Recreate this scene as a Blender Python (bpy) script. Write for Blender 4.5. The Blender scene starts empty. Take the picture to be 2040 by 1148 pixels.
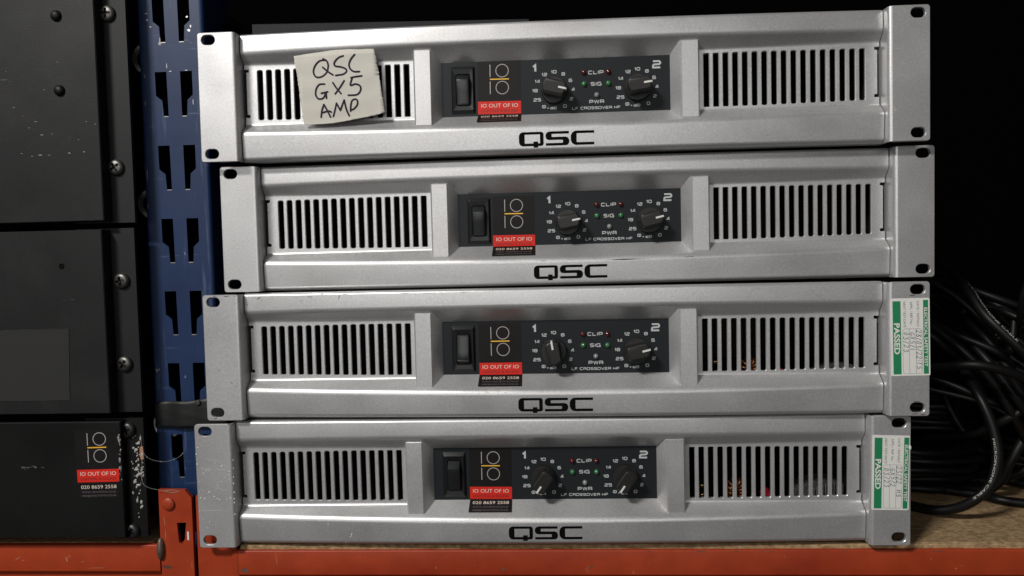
import bpy, math, random
from mathutils import Vector, Matrix
from mathutils.geometry import tessellate_polygon
random.seed(7)
scene = bpy.context.scene
COL = scene.collection
MM = 0.001

# ------------------------------------------------------------------ camera
def rot(pitch, roll, yaw):
    return (Matrix.Rotation(yaw, 3, 'Z') @ Matrix.Rotation(pitch, 3, 'X') @ Matrix.Rotation(roll, 3, 'Y'))
cd = bpy.data.cameras.new('camera'); cam = bpy.data.objects.new('camera', cd); COL.objects.link(cam)
cd.sensor_fit = 'HORIZONTAL'; cd.sensor_width = 36.0; cd.lens = 1461.6 / 2040 * 36
cd.clip_start = 0.01; cd.clip_end = 50
cr = rot(math.radians(-2.570), math.radians(1.364), math.radians(3.185))
cm = Matrix((cr.col[0], cr.col[2], -cr.col[1])).transposed().to_4x4()
cm.translation = Vector((-2.03, -488.24, 199.72)) * MM
cam.matrix_world = cm
cd.dof.use_dof = True; cd.dof.focus_distance = 0.50; cd.dof.aperture_fstop = 9.0
scene.camera = cam

# ------------------------------------------------------------------ light
world = bpy.data.worlds.new('World'); scene.world = world; world.use_nodes = True
wb = world.node_tree.nodes['Background']
wb.inputs[0].default_value = (0.95, 0.97, 1.0, 1); wb.inputs[1].default_value = 0.022
def area(name, loc, target, sx, sy, power, col):
    l = bpy.data.lights.new(name, 'AREA'); l.shape = 'RECTANGLE'; l.size = sx; l.size_y = sy
    l.energy = power; l.color = col
    o = bpy.data.objects.new(name, l); COL.objects.link(o); o.location = loc
    o.rotation_euler = (Vector(target) - Vector(loc)).to_track_quat('-Z', 'Y').to_euler()
    return o
area('aisle_lamp', (-0.93, -1.30, 1.38), (0.0, 0.0, 0.2), 0.36, 0.12, 37.0, (1.0, 0.975, 0.945))
area('room_fill', (-0.30, -2.30, 0.62), (0.0, 0.0, 0.1), 1.8, 1.4, 15.0, (1.0, 0.98, 0.96))  # broad soft fill, added to lighten the shadows from the front
scene.view_settings.view_transform = 'Standard'; scene.view_settings.look = 'None'
scene.view_settings.exposure = 0.0; scene.view_settings.gamma = 1.0
scene.view_settings.use_curve_mapping = False
scene.render.engine = 'CYCLES'

# ------------------------------------------------------------------ materials
MATS = {}
def mat(name, col, rough=0.5, metal=0.0, spec=0.5, grain=0.0, gscale=1200, bump=0.0, bscale=1500,
        spots=None, trans=0.0, coat=0.0):
    """spots: list of (scale, stretch xyz, threshold lo, hi, colour, strength): wear with a shape of its own"""
    if name in MATS: return MATS[name]
    m = bpy.data.materials.new(name); m.use_nodes = True; MATS[name] = m
    nt = m.node_tree; N = nt.nodes; L = nt.links; b = N['Principled BSDF']
    b.inputs['Roughness'].default_value = rough; b.inputs['Metallic'].default_value = metal
    b.inputs['Specular IOR Level'].default_value = spec
    b.inputs['Base Color'].default_value = (*col, 1)
    if trans: b.inputs['Transmission Weight'].default_value = trans
    if coat: b.inputs['Coat Weight'].default_value = coat
    if not (grain or bump or spots): return m
    tc = N.new('ShaderNodeTexCoord'); oi = N.new('ShaderNodeObjectInfo')
    off = N.new('ShaderNodeVectorMath'); off.operation = 'MULTIPLY_ADD'
    comb = N.new('ShaderNodeCombineXYZ')
    for k in range(3): L.new(oi.outputs['Random'], comb.inputs[k])
    L.new(comb.outputs[0], off.inputs[0]); off.inputs[1].default_value = (0.7, 0.9, 0.5)
    L.new(tc.outputs['Object'], off.inputs[2])
    last = None
    if grain:
        n = N.new('ShaderNodeTexNoise'); n.inputs['Scale'].default_value = gscale; n.inputs['Detail'].default_value = 3
        L.new(off.outputs[0], n.inputs['Vector'])
        n2 = N.new('ShaderNodeTexNoise'); n2.inputs['Scale'].default_value = 22; n2.inputs['Detail'].default_value = 4
        L.new(off.outputs[0], n2.inputs['Vector'])
        ad = N.new('ShaderNodeMath'); ad.operation = 'MULTIPLY_ADD'; ad.inputs[1].default_value = 0.35
        L.new(n2.outputs['Fac'], ad.inputs[0]); L.new(n.outputs['Fac'], ad.inputs[2])
        r = N.new('ShaderNodeMapRange'); r.inputs[1].default_value = 0.38; r.inputs[2].default_value = 0.97
        r.inputs[3].default_value = 1 - grain; r.inputs[4].default_value = 1 + grain
        L.new(ad.outputs[0], r.inputs[0])
        mx = N.new('ShaderNodeVectorMath'); mx.operation = 'SCALE'; mx.inputs[0].default_value = col
        L.new(r.outputs[0], mx.inputs['Scale']); last = mx.outputs[0]
        rr = N.new('ShaderNodeMapRange'); rr.inputs[1].default_value = 0.3; rr.inputs[2].default_value = 0.7
        rr.inputs[3].default_value = max(0.05, rough - 0.06); rr.inputs[4].default_value = min(1, rough + 0.06)
        L.new(n2.outputs['Fac'], rr.inputs[0]); L.new(rr.outputs[0], b.inputs['Roughness'])
    for (sc, st, lo, hi, c2, strength) in (spots or []):
        mp = N.new('ShaderNodeMapping'); mp.inputs['Scale'].default_value = st
        L.new(off.outputs[0], mp.inputs['Vector'])
        n = N.new('ShaderNodeTexNoise'); n.inputs['Scale'].default_value = sc; n.inputs['Detail'].default_value = 5
        n.inputs['Roughness'].default_value = 0.62
        L.new(mp.outputs[0], n.inputs['Vector'])
        r = N.new('ShaderNodeMapRange'); r.inputs[1].default_value = lo; r.inputs[2].default_value = hi
        r.inputs[3].default_value = 0; r.inputs[4].default_value = strength
        L.new(n.outputs['Fac'], r.inputs[0])
        mx = N.new('ShaderNodeMix'); mx.data_type = 'RGBA'
        L.new(r.outputs[0], mx.inputs['Factor'])
        if last is None: mx.inputs['A'].default_value = (*col, 1)
        else: L.new(last, mx.inputs['A'])
        mx.inputs['B'].default_value = (*c2, 1); last = mx.outputs['Result']
    if last is not None: L.new(last, b.inputs['Base Color'])
    if bump:
        n = N.new('ShaderNodeTexNoise'); n.inputs['Scale'].default_value = bscale; n.inputs['Detail'].default_value = 2
        L.new(off.outputs[0], n.inputs['Vector'])
        bp = N.new('ShaderNodeBump'); bp.inputs['Strength'].default_value = bump; bp.inputs['Distance'].default_value = 0.0002
        L.new(n.outputs['Fac'], bp.inputs['Height']); L.new(bp.outputs[0], b.inputs['Normal'])
    return m

M = {}
M['silver'] = mat('silver_paint', (0.49, 0.488, 0.488), 0.38, 0.60, 0.4, grain=0.17, gscale=950, bump=0.16, bscale=1100,
                  spots=[(60, (1, 1, 1), 0.72, 0.78, (0.30, 0.28, 0.26), 0.5), (14, (1, 1, 2.0), 0.52, 0.80, (0.40, 0.385, 0.375), 0.6), (330, (1, 1, 1), 0.735, 0.76, (0.22, 0.21, 0.20), 0.6)])
M['silver_side'] = M['silver']
M['chassis'] = mat('chassis_black', (0.012, 0.012, 0.013), 0.6)
M['panel'] = mat('control_panel_slate', (0.0085, 0.011, 0.0128), 0.55, spec=0.22, grain=0.10, gscale=1600, bump=0.1)
M['plastic'] = mat('black_plastic', (0.006, 0.0064, 0.007), 0.42, spec=0.3, grain=0.15, gscale=900, bump=0.08)
M['rocker'] = mat('rocker_plastic', (0.011, 0.012, 0.013), 0.30)
M['knob'] = mat('knob_plastic', (0.012, 0.0115, 0.011), 0.45, spec=0.35, grain=0.2, gscale=700, bump=0.1)
M['white_print'] = mat('white_print', (0.42, 0.43, 0.43), 0.6)
M['pointer'] = mat('pointer_white', (0.62, 0.61, 0.58), 0.5)
M['black_print'] = mat('black_print', (0.003, 0.003, 0.003), 0.7, spec=0.05)
M['led_red'] = mat('led_red', (0.075, 0.005, 0.006), 0.15, coat=0.5)
M['led_green'] = mat('led_green', (0.035, 0.16, 0.055), 0.15, coat=0.5)
M['led_clear'] = mat('led_clear', (0.20, 0.205, 0.20), 0.15, coat=0.5)
M['st_black'] = mat('sticker_black', (0.006, 0.0052, 0.0052), 0.55, spec=0.2, grain=0.25, gscale=300)
M['st_red'] = mat('sticker_red', (0.55, 0.018, 0.010), 0.55, spec=0.25)
M['st_dkred'] = mat('sticker_dark_red', (0.06, 0.005, 0.005), 0.6)
M['st_cream'] = mat('sticker_cream', (0.60, 0.52, 0.44), 0.5)
M['st_grey'] = mat('sticker_grey', (0.33, 0.30, 0.28), 0.5)
M['st_dim'] = mat('sticker_dim', (0.12, 0.10, 0.10), 0.5)
M['st_yellow'] = mat('sticker_yellow', (0.72, 0.40, 0.03), 0.5)
M['label_white'] = mat('label_white', (0.66, 0.66, 0.62), 0.5, grain=0.05, gscale=200)
M['label_green'] = mat('label_green', (0.012, 0.19, 0.075), 0.45)
M['label_print'] = mat('label_print', (0.06, 0.07, 0.065), 0.6)
M['pen'] = mat('pen_ink', (0.05, 0.05, 0.06), 0.6)
M['paper'] = mat('note_paper', (0.48, 0.46, 0.405), 0.75, grain=0.05, gscale=90, bump=0.15, bscale=400,
                 spots=[(35, (1, 1, 1), 0.60, 0.75, (0.46, 0.42, 0.35), 0.5)])
M['marker'] = mat('marker_ink', (0.020, 0.016, 0.026), 0.7, spec=0.1, grain=0.4, gscale=250)
M['unit'] = mat('black_steel', (0.0075, 0.0077, 0.0079), 0.55, 0.0, 0.25, grain=0.16, gscale=1500, bump=0.35, bscale=1600,
                spots=[(70, (0.3, 1, 1.6), 0.73, 0.75, (0.10, 0.10, 0.095), 0.5), (18, (1, 1, 1), 0.5, 0.72, (0.017, 0.017, 0.017), 0.7)])
M['unit_strip'] = mat('black_steel_strip', (0.0095, 0.0097, 0.010), 0.55, spec=0.25, grain=0.18, gscale=1500, bump=0.4, bscale=1600)
M['unit_dark'] = mat('black_steel_dark', (0.0045, 0.0044, 0.0043), 0.5, spec=0.22, grain=0.2, gscale=900, bump=0.15,
                     spots=[(55, (0.6, 1, 1.4), 0.73, 0.75, (0.22, 0.21, 0.20), 0.7)])
M['tape_patch'] = mat('cloth_tape', (0.022, 0.022, 0.0205), 0.8, spec=0.2, grain=0.15, gscale=1200, bump=0.7, bscale=900)
M['tape_strip'] = mat('plastic_tape', (0.013, 0.0135, 0.0135), 0.45, spec=0.25, grain=0.2, gscale=60, bump=0.3, bscale=120)
M['screw'] = mat('screw_steel', (0.10, 0.098, 0.092), 0.42, 0.85, grain=0.3, gscale=600)
M['screw_black'] = mat('screw_black', (0.025, 0.025, 0.025), 0.42, 0.5, grain=0.3, gscale=600)
M['chrome'] = mat('ring_steel', (0.72, 0.72, 0.68), 0.40, 0.4, grain=0.2, gscale=300)
M['blue'] = mat('blue_paint', (0.0062, 0.0205, 0.068), 0.45, spec=0.3, grain=0.14, gscale=60, bump=0.12, bscale=300,
                spots=[(160, (1.6, 1, 0.10), 0.60, 0.68, (0.045, 0.068, 0.13), 0.8),
                       (210, (0.16, 1, 1.5), 0.645, 0.69, (0.07, 0.095, 0.16), 0.6),
                       (90, (1, 1, 0.6), 0.70, 0.715, (0.35, 0.33, 0.29), 0.9)])
M['steel_edge'] = mat('bare_steel_edge', (0.42, 0.41, 0.40), 0.35, 0.8)
M['orange'] = mat('orange_paint', (0.30, 0.038, 0.011), 0.45, spec=0.3, grain=0.13, gscale=70, bump=0.12, bscale=300,
                  spots=[(70, (1, 1, 0.5), 0.70, 0.73, (0.34, 0.12, 0.07), 0.7), (12, (1, 1, 1.5), 0.50, 0.75, (0.19, 0.016, 0.006), 0.7),
                         (45, (0.7, 1, 1.6), 0.70, 0.72, (0.06, 0.04, 0.035), 0.8)])
M['rust'] = mat('worn_steel', (0.13, 0.10, 0.08), 0.5, 0.5, grain=0.4, gscale=200)
M['board'] = mat('chipboard', (0.30, 0.20, 0.105), 0.9, spec=0.2, grain=0.42, gscale=300, bump=1.0, bscale=420,
                 spots=[(260, (0.5, 1, 1), 0.50, 0.60, (0.14, 0.088, 0.044), 0.6),
                        (420, (0.6, 1, 1), 0.56, 0.63, (0.46, 0.34, 0.20), 0.55)])
M['cable'] = mat('cable_rubber', (0.0042, 0.0041, 0.0041), 0.45, spec=0.2, grain=0.2, gscale=200)
M['cable_print'] = mat('cable_print', (0.40, 0.39, 0.37), 0.6)
M['backdrop'] = mat('backdrop_black', (0.0015, 0.0012, 0.0012), 1.0, spec=0.0)
M['case'] = mat('grey_case', (0.020, 0.021, 0.0225), 0.7, spec=0.2, grain=0.12, gscale=600)
M['glue'] = mat('dried_glue', (0.32, 0.31, 0.29), 0.5)
M['copper'] = mat('copper_wire', (0.30, 0.12, 0.045), 0.4, 0.9)
M['brass'] = mat('brass', (0.40, 0.28, 0.09), 0.4, 0.9)
M['redpart'] = mat('red_plastic', (0.40, 0.02, 0.025), 0.4)
M['sink'] = mat('heat_sink_alloy', (0.34, 0.34, 0.34), 0.45, 0.6)
M['chip'] = mat('paint_chip', (0.05, 0.045, 0.045), 0.6)
M['speck'] = mat('white_speck', (0.62, 0.61, 0.59), 0.5)
M['residue'] = mat('glue_residue', (0.40, 0.34, 0.28), 0.7, grain=0.2, gscale=300)

# ------------------------------------------------------------------ mesh helpers (all lengths in millimetres)
def link(o, parent=None):
    COL.objects.link(o)
    if parent is not None: o.parent = parent
    return o
def mesh_data(name, V, F, m, smooth=None):
    me = bpy.data.meshes.new(name)
    me.from_pydata([(x * MM, y * MM, z * MM) for x, y, z in V], [], F)
    if isinstance(m, str): m = M[m]
    me.materials.append(m); me.validate()
    if smooth is not None:
        me.polygons.foreach_set('use_smooth', [True] * len(me.polygons))
        me.set_sharp_from_angle(angle=math.radians(smooth))
    me.update()
    return me
def fix_normals(me):
    import bmesh
    bm = bmesh.new(); bm.from_mesh(me); bmesh.ops.recalc_face_normals(bm, faces=bm.faces); bm.to_mesh(me); bm.free()
def obj(name, V, F, m, parent=None, smooth=None, recalc=True):
    me = mesh_data(name, V, F, m, None)
    if recalc: fix_normals(me)
    if smooth is not None:
        me.polygons.foreach_set('use_smooth', [True] * len(me.polygons))
        me.set_sharp_from_angle(angle=math.radians(smooth))
    return link(bpy.data.objects.new(name, me), parent)
def tag(o, label, cat, group=None):
    o['label'] = label; o['category'] = cat
    if group: o['group'] = group
    return o
def struct(o): o['kind'] = 'structure'; return o
def empty(name, loc_mm=(0, 0, 0)):
    o = bpy.data.objects.new(name, None); o.empty_display_size = 0.02
    o.location = Vector(loc_mm) * MM; return link(o)
class MB:
    def __init__(s): s.V = []; s.F = []
    def add(s, V, F):
        k = len(s.V); s.V += [tuple(v) for v in V]; s.F += [tuple(i + k for i in f) for f in F]; return s
    def box(s, x0, x1, y0, y1, z0, z1, c=0.0):
        if c <= 0:
            V = [(x, y, z) for x in (x0, x1) for y in (y0, y1) for z in (z0, z1)]
            return s.add(V, [(0, 1, 3, 2), (4, 6, 7, 5), (0, 4, 5, 1), (2, 3, 7, 6), (0, 2, 6, 4), (1, 5, 7, 3)])
        # chamfered front (y0) edge
        V = [(x0, y1, z0), (x1, y1, z0), (x1, y1, z1), (x0, y1, z1), (x0, y0 + c, z0), (x1, y0 + c, z0), (x1, y0 + c, z1), (x0, y0 + c, z1),
             (x0 + c, y0, z0 + c), (x1 - c, y0, z0 + c), (x1 - c, y0, z1 - c), (x0 + c, y0, z1 - c)]
        F = [(3, 2, 1, 0)] + [(i, (i + 1) % 4, 4 + (i + 1) % 4, 4 + i) for i in range(4)] + [(4 + i, 4 + (i + 1) % 4, 8 + (i + 1) % 4, 8 + i) for i in range(4)] + [(8, 9, 10, 11)]
        return s.add(V, F)
    def out(s, name, m, parent=None, smooth=None, recalc=True): return obj(name, s.V, s.F, m, parent, smooth, recalc)

def rrect(cx, cz, w, h, r, n=5):
    r = min(r, w / 2 - 1e-3, h / 2 - 1e-3); P = []
    for (sx, sz, a0) in ((1, 1, 0), (-1, 1, 90), (-1, -1, 180), (1, -1, 270)):
        for k in range(n + 1):
            a = math.radians(a0 + 90 * k / n)
            P.append((cx + sx * (w / 2 - r) + r * math.cos(a), cz + sz * (h / 2 - r) + r * math.sin(a)))
    return P
def fillet(pts, rad, n=6):
    out = []
    for i, p in enumerate(pts):
        r = rad[i]
        if r <= 0 or i == 0 or i == len(pts) - 1: out.append(p); continue
        p = Vector(p); a = (Vector(pts[i - 1]) - p); b = (Vector(pts[i + 1]) - p)
        la, lb = a.length, b.length; a.normalize(); b.normalize()
        ang = a.angle(b); t = min(r / math.tan(ang / 2), la * .49, lb * .49); rr = t * math.tan(ang / 2)
        c = p + (a + b).normalized() * (rr / math.sin(ang / 2))
        v0 = p + a * t - c; v1 = p + b * t - c
        th = v0.angle(v1)
        for k in range(n + 1):
            f = k / n; s0 = math.sin((1 - f) * th) / math.sin(th); s1 = math.sin(f * th) / math.sin(th)
            q = c + v0 * s0 + v1 * s1; out.append((q.x, q.y))
    return out
def tess(loops):
    vv = [[Vector((p[0], p[1], 0)) for p in l] for l in loops]
    flat = [p for l in loops for p in l]
    return flat, [tuple(t) for t in tessellate_polygon(vv)]
def plate(loops_front, loops_in, y0, ch, th):
    """loops_front: [outer, holes...] at y0; loops_in: same loops at y0+ch (chamfer); then straight back to y0+th"""
    V = []; F = []
    flat, T = tess(loops_front); V += [(p[0], y0, p[1]) for p in flat]; F += T
    b = len(V); flat2, _ = tess(loops_in); V += [(p[0], y0 + ch, p[1]) for p in flat2]
    c = len(V); V += [(p[0], y0 + th, p[1]) for p in flat2]
    _, T2 = tess(loops_in); F += [tuple(i + c for i in t) for t in T2]
    o = 0
    for l in loops_front:
        n = len(l)
        for k in range(n):
            k2 = (k + 1) % n
            F.append((o + k, o + k2, b + o + k2, b + o + k)); F.append((b + o + k, b + o + k2, c + o + k2, c + o + k))
        o += n
    return V, F
def extrude_u(loop_yz, u0, u1):
    n = len(loop_yz); V = [(u0, y, z) for y, z in loop_yz] + [(u1, y, z) for y, z in loop_yz]
    F = [(k, (k + 1) % n, n + (k + 1) % n, n + k) for k in range(n)]
    _, T = tess([loop_yz]); F += T + [tuple(i + n for i in t) for t in T]
    return V, F
def extrude_z(loop_xy, z0, z1):
    n = len(loop_xy); V = [(x, y, z0) for x, y in loop_xy] + [(x, y, z1) for x, y in loop_xy]
    F = [(k, (k + 1) % n, n + (k + 1) % n, n + k) for k in range(n)]
    _, T = tess([loop_xy]); F += T + [tuple(i + n for i in t) for t in T]
    return V, F
def rings(R, cap0=True, cap1=True):
    """list of equal-length rings of 3D points"""
    V = [p for r in R for p in r]; n = len(R[0]); F = []
    for i in range(len(R) - 1):
        for k in range(n): F.append((i * n + k, i * n + (k + 1) % n, (i + 1) * n + (k + 1) % n, (i + 1) * n + k))
    if cap0: F.append(tuple(range(n))[::-1])
    if cap1: F.append(tuple((len(R) - 1) * n + k for k in range(n)))
    return V, F
def lathe_y(cx, cz, prof, n=24, cap0=True, cap1=True):
    return rings([[(cx + r * math.cos(2 * math.pi * k / n), y, cz + r * math.sin(2 * math.pi * k / n)) for k in range(n)] for r, y in prof], cap0, cap1)
def catmull(P, sub=10):
    P = [Vector(p) for p in P]; Q = [P[0] * 2 - P[1]] + P + [P[-1] * 2 - P[-2]]; out = []
    for i in range(1, len(Q) - 2):
        p0, p1, p2, p3 = Q[i - 1:i + 3]
        for k in range(sub):
            t = k / sub
            out.append(0.5 * ((2 * p1) + (p2 - p0) * t + (2 * p0 - 5 * p1 + 4 * p2 - p3) * t * t + (3 * p1 - p0 - 3 * p2 + p3) * t ** 3))
    out.append(P[-1]); return out
def frames(P):
    T = []
    for i in range(len(P)):
        T.append((P[min(i + 1, len(P) - 1)] - P[max(i - 1, 0)]).normalized())
    ref = Vector((0, -1, 0)); N = []
    for t in T:
        n = ref - t * ref.dot(t)
        if n.length < 0.05: n = Vector((0, 0, 1)) - t * t.z
        N.append(n.normalized())
    return T, N, [T[i].cross(N[i]) for i in range(len(P))]
def tube(P, r, n=14):
    T, N, B = frames(P)
    return rings([[P[i] + (N[i] * math.cos(2 * math.pi * k / n) + B[i] * math.sin(2 * math.pi * k / n)) * r for k in range(n)] for i in range(len(P))])
def sphere_pts(c, rx, ry, rz, nu=10, nv=6):
    R = []
    for j in range(1, nv):
        a = math.pi * j / nv
        R.append([(c[0] + rx * math.sin(a) * math.cos(2 * math.pi * k / nu), c[1] + ry * math.cos(a), c[2] + rz * math.sin(a) * math.sin(2 * math.pi * k / nu)) for k in range(nu)])
    return rings(R)

# ---- flat print: strokes and text as 2D triangles, laid on a surface through a mapping (a, b, lift) -> 3D
class Print:
    def __init__(s, fn): s.fn = fn; s.V = []; s.F = []; s.n = 0
    def raw(s, P, F):
        s.n += 1; lift = 0.004 * (s.n % 12); k = len(s.V)
        s.V += [tuple(s.fn(a, b, lift)) for a, b in P]; s.F += [tuple(i + k for i in f) for f in F]
    def poly(s, loops): s.raw(*tess(loops))
    def stroke(s, P, w, closed=False):
        P = [Vector(p) for p in P]; n = len(P); A = []; B = []
        for i in range(n):
            if closed: d0 = (P[i] - P[i - 1]); d1 = (P[(i + 1) % n] - P[i])
            else:
                d0 = P[i] - P[i - 1] if i else P[1] - P[0]
                d1 = P[i + 1] - P[i] if i < n - 1 else P[-1] - P[-2]
            d0 = d0.normalized(); d1 = d1.normalized(); t = (d0 + d1)
            t = t.normalized() if t.length > 1e-4 else d0
            nn = Vector((-t.y, t.x)); c = max(0.5, nn.dot(Vector((-d0.y, d0.x))))
            A.append(P[i] + nn * (w / 2 / c)); B.append(P[i] - nn * (w / 2 / c))
        pts = A + B; F = [(i, i + 1, n + i + 1, n + i) for i in range(n - 1)]
        if closed: F.append((n - 1, 0, n, 2 * n - 1))
        s.raw([(p.x, p.y) for p in pts], F)
    def ink(s, P, w):      # rounded pen stroke through smooth points
        Q = catmull([(p[0], p[1], 0) for p in P], 6); Q = [(q.x, q.y) for q in Q]
        s.stroke(Q, w)
        for e in (Q[0], Q[-1]):
            s.poly([[(e[0] + w * .5 * math.cos(a * math.pi / 5), e[1] + w * .5 * math.sin(a * math.pi / 5)) for a in range(10)]])
    def text(s, body, a, b, h, align='C', sx=1.0, bold=0.0, width=None):
        cu = bpy.data.curves.new('t', 'FONT'); cu.body = body; cu.size = 1.0; cu.offset = bold; cu.resolution_u = 3
        o = bpy.data.objects.new('t', cu); COL.objects.link(o)
        dg = bpy.context.evaluated_depsgraph_get(); me = bpy.data.meshes.new_from_object(o.evaluated_get(dg))
        P = [(v.co.x, v.co.y) for v in me.vertices]; F = [tuple(p.vertices) for p in me.polygons]
        bpy.data.objects.remove(o); bpy.data.curves.remove(cu); bpy.data.meshes.remove(me)
        x0 = min(p[0] for p in P); x1 = max(p[0] for p in P); k = h / 0.70
        if width: sx = width / ((x1 - x0) * k)
        W = (x1 - x0) * k * sx; o0 = {'C': -W / 2, 'L': 0, 'R': -W}[align]
        s.raw([(a + o0 + (p[0] - x0) * k * sx, b + p[1] * k) for p in P], F)
    def out(s, name, m, parent): return obj(name, s.V, s.F, m, parent, recalc=False)

c_ = .16
def box_glyph(w): return [(c_, 0), (w - c_, 0), (w, c_), (w, 1 - c_), (w - c_, 1), (c_, 1), (0, 1 - c_), (0, c_)]
def glyph(ch):
    w = 1.15
    G = {
     '0': [(box_glyph(w), True)], 'O': [(box_glyph(1.3), True)],
     '1': [([(0, .72), (.34, 1), (.34, 0)], False)],
     '2': [([(0, 1), (w - c_, 1), (w, 1 - c_), (w, .66), (w - c_, .52), (c_, .48), (0, .34), (0, 0), (w, 0)], False)],
     '4': [([(w, .27), (.05, .27), (.62, 1), (.86, 1), (.86, 0)], False)],
     '5': [([(w, 1), (0, 1), (0, .56), (w - c_, .56), (w, .42), (w, c_), (w - c_, 0), (0, 0)], False)],
     '6': [([(w, 1), (c_, 1), (0, 1 - c_), (0, c_), (c_, 0), (w - c_, 0), (w, c_), (w, .42), (w - c_, .56), (0, .56)], False)],
     '8': [(box_glyph(w), True), ([(.1, .52), (w - .1, .52)], False)],
     '~': [(box_glyph(1.35), True), ([(.675, .1), (.675, .9)], False)],
     'C': [([(1.2, 1), (c_, 1), (0, 1 - c_), (0, c_), (c_, 0), (1.2, 0)], False)],
     'L': [([(0, 1), (0, 0), (1.05, 0)], False)],
     'I': [([(.05, 1), (.05, 0)], False)],
     'P': [([(0, 0), (0, 1), (w - c_, 1), (w, 1 - c_), (w, .52), (w - c_, .38), (.1, .38)], False)],
     'S': [([(w, 1), (c_, 1), (0, 1 - c_), (0, .66), (c_, .52), (w - c_, .5), (w, .36), (w, c_), (w - c_, 0), (0, 0)], False)],
     'G': [([(1.2, 1), (c_, 1), (0, 1 - c_), (0, c_), (c_, 0), (1.2, 0), (1.2, .48), (.7, .48)], False)],
     'W': [([(0, 1), (.32, 0), (.75, .95), (1.18, 0), (1.5, 1)], False)],
     'R': [([(0, 0), (0, 1), (w - c_, 1), (w, 1 - c_), (w, .54), (w - c_, .4), (.1, .4)], False), ([(w - .12, .42), (w, .25), (w, 0)], False)],
     'F': [([(0, 0), (0, 1), (1.1, 1)], False), ([(.1, .5), (.95, .5)], False)],
     'E': [([(1.1, 1), (0, 1), (0, 0), (1.1, 0)], False), ([(.1, .5), (1.0, .5)], False)],
     'V': [([(0, 1), (.6, 0), (1.2, 1)], False)],
     'H': [([(0, 0), (0, 1)], False), ([(1.15, 0), (1.15, 1)], False), ([(.1, .5), (1.05, .5)], False)],
     'd': [([(1, 1), (1, 0), (c_, 0), (0, c_), (0, .46), (c_, .6), (.9, .6)], False)],
     'B': [([(0, 0), (0, 1), (w - c_, 1), (w, 1 - c_), (w, .64), (w - c_, .52), (.1, .52)], False), ([(w - c_, .52), (w, .38), (w, c_), (w - c_, 0), (.1, 0)], False)],
     '-': [([(0, .45), (.6, .45)], False)],
    }
    return G[ch]
def wide_text(pr, body, a, b, h, wt=.24, gap=.52, align='C', sx=1.0):
    x = 0; items = []
    for ch in body:
        if ch == ' ': x += .8; continue
        g = glyph(ch); gw = max(p[0] for st in g for p in st[0])
        items.append((x, g)); x += gw + gap
    W = (x - gap) * h * sx; o = {'C': -W / 2, 'L': 0, 'R': -W}[align]
    for gx, g in items:
        for st, cl in g: pr.stroke([(a + o + (gx + p[0]) * h * sx, b - h / 2 + p[1] * h) for p in st], wt * h, cl)
HAND = {'0': [[(.1, .5), (.2, .95), (.42, .9), (.5, .5), (.35, .05), (.15, .1), (.1, .5)]], '1': [[(.1, 1), (.2, 0)]],
 '2': [[(0, .8), (.25, 1), (.48, .8), (.3, .4), (0, 0), (.55, .06)]], '3': [[(0, .95), (.4, .95), (.2, .58), (.5, .35), (.3, 0), (0, .08)]],
 '5': [[(.5, 1), (.1, .95), (.08, .6), (.42, .55), (.45, .2), (0, 0)]], '8': [[(.45, .9), (.15, .95), (.1, .7), (.45, .35), (.35, 0), (.1, .1), (.2, .45), (.45, .85)]],
 '/': [[(0, -.1), (.35, 1.1)]], 'G': [[(.5, .9), (.15, .85), (.05, .4), (.25, .02), (.5, .15), (.52, .4), (.3, .4)]], 'X': [[(0, 1), (.5, 0)], [(.5, 1), (0, 0)]],
 'T': [[(0, .95), (.5, 1)], [(.27, .98), (.22, 0)]], 'S': [[(.5, .95), (.1, .85), (.15, .55), (.45, .4), (.4, .05), (0, .05)]], 'H': [[(0, 1), (.05, 0)], [(.45, 1), (.45, 0)], [(.02, .5), (.45, .55)]]}
def hand_text(pr, body, a, b, h, w, adv=.72):
    x = a
    for ch in body:
        if ch == ' ': x += h * .5; continue
        j = random.uniform(-.08, .08) * h
        for st in HAND[ch]: pr.ink([(x + (p[0] + .12 * p[1]) * h, b + j + p[1] * h) for p in st], w)
        x += h * adv * (0.75 if ch in '1/' else 1)

# ------------------------------------------------------------------ setting
o = MB().box(-900, 1100, 300, 310, -300, 900).out('void_backdrop', 'backdrop'); struct(o)  # added black sheet; its colour stands for the unlit depth behind the stack
tag(o, 'black backdrop painted for the unlit void behind the amplifier stack', 'wall')

# chipboard shelf on the right-hand bay
mb = MB(); V = []; F = []
nx = 90
xs = [-226 + i * (926 / nx) for i in range(nx + 1)]
fr = [9.6 + random.uniform(-.5, .5) for _ in xs]; tp = [random.uniform(-.35, .0) for _ in xs]
for i, x in enumerate(xs): V += [(x, 296, 0), (x, fr[i] + 2.2, 0), (x, fr[i] + .5, -.4 + tp[i]), (x, fr[i], -1.4), (x, fr[i], -17), (x, 296, -17)]
for i in range(nx):
    for k in range(6): F.append((i * 6 + k, i * 6 + (k + 1) % 6, i * 6 + 6 + (k + 1) % 6, i * 6 + 6 + k))
F += [tuple(range(6)), tuple(nx * 6 + k for k in range(6))]
o = obj('shelf_board', V, F, 'board'); tag(o, 'worn brown chipboard shelf under the stacked silver amplifiers', 'shelf')
# chipboard under the black rack units
o = MB().box(-700, -290, 12, 296, -16, 1.2).out('shelf_board', 'board'); tag(o, 'chipboard shelf edge hidden under the black rack units on the left', 'shelf')

def beam_profile(y, zt, zb): # front face, lower step
    return fillet([(y + 30, zt), (y, zt), (y, zb), (y + 4, zb - 2), (y + 4, zb - 30), (y + 30, zb - 30)], [0, 1.0, 1.6, 1.0, 0, 0], 3)
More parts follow.
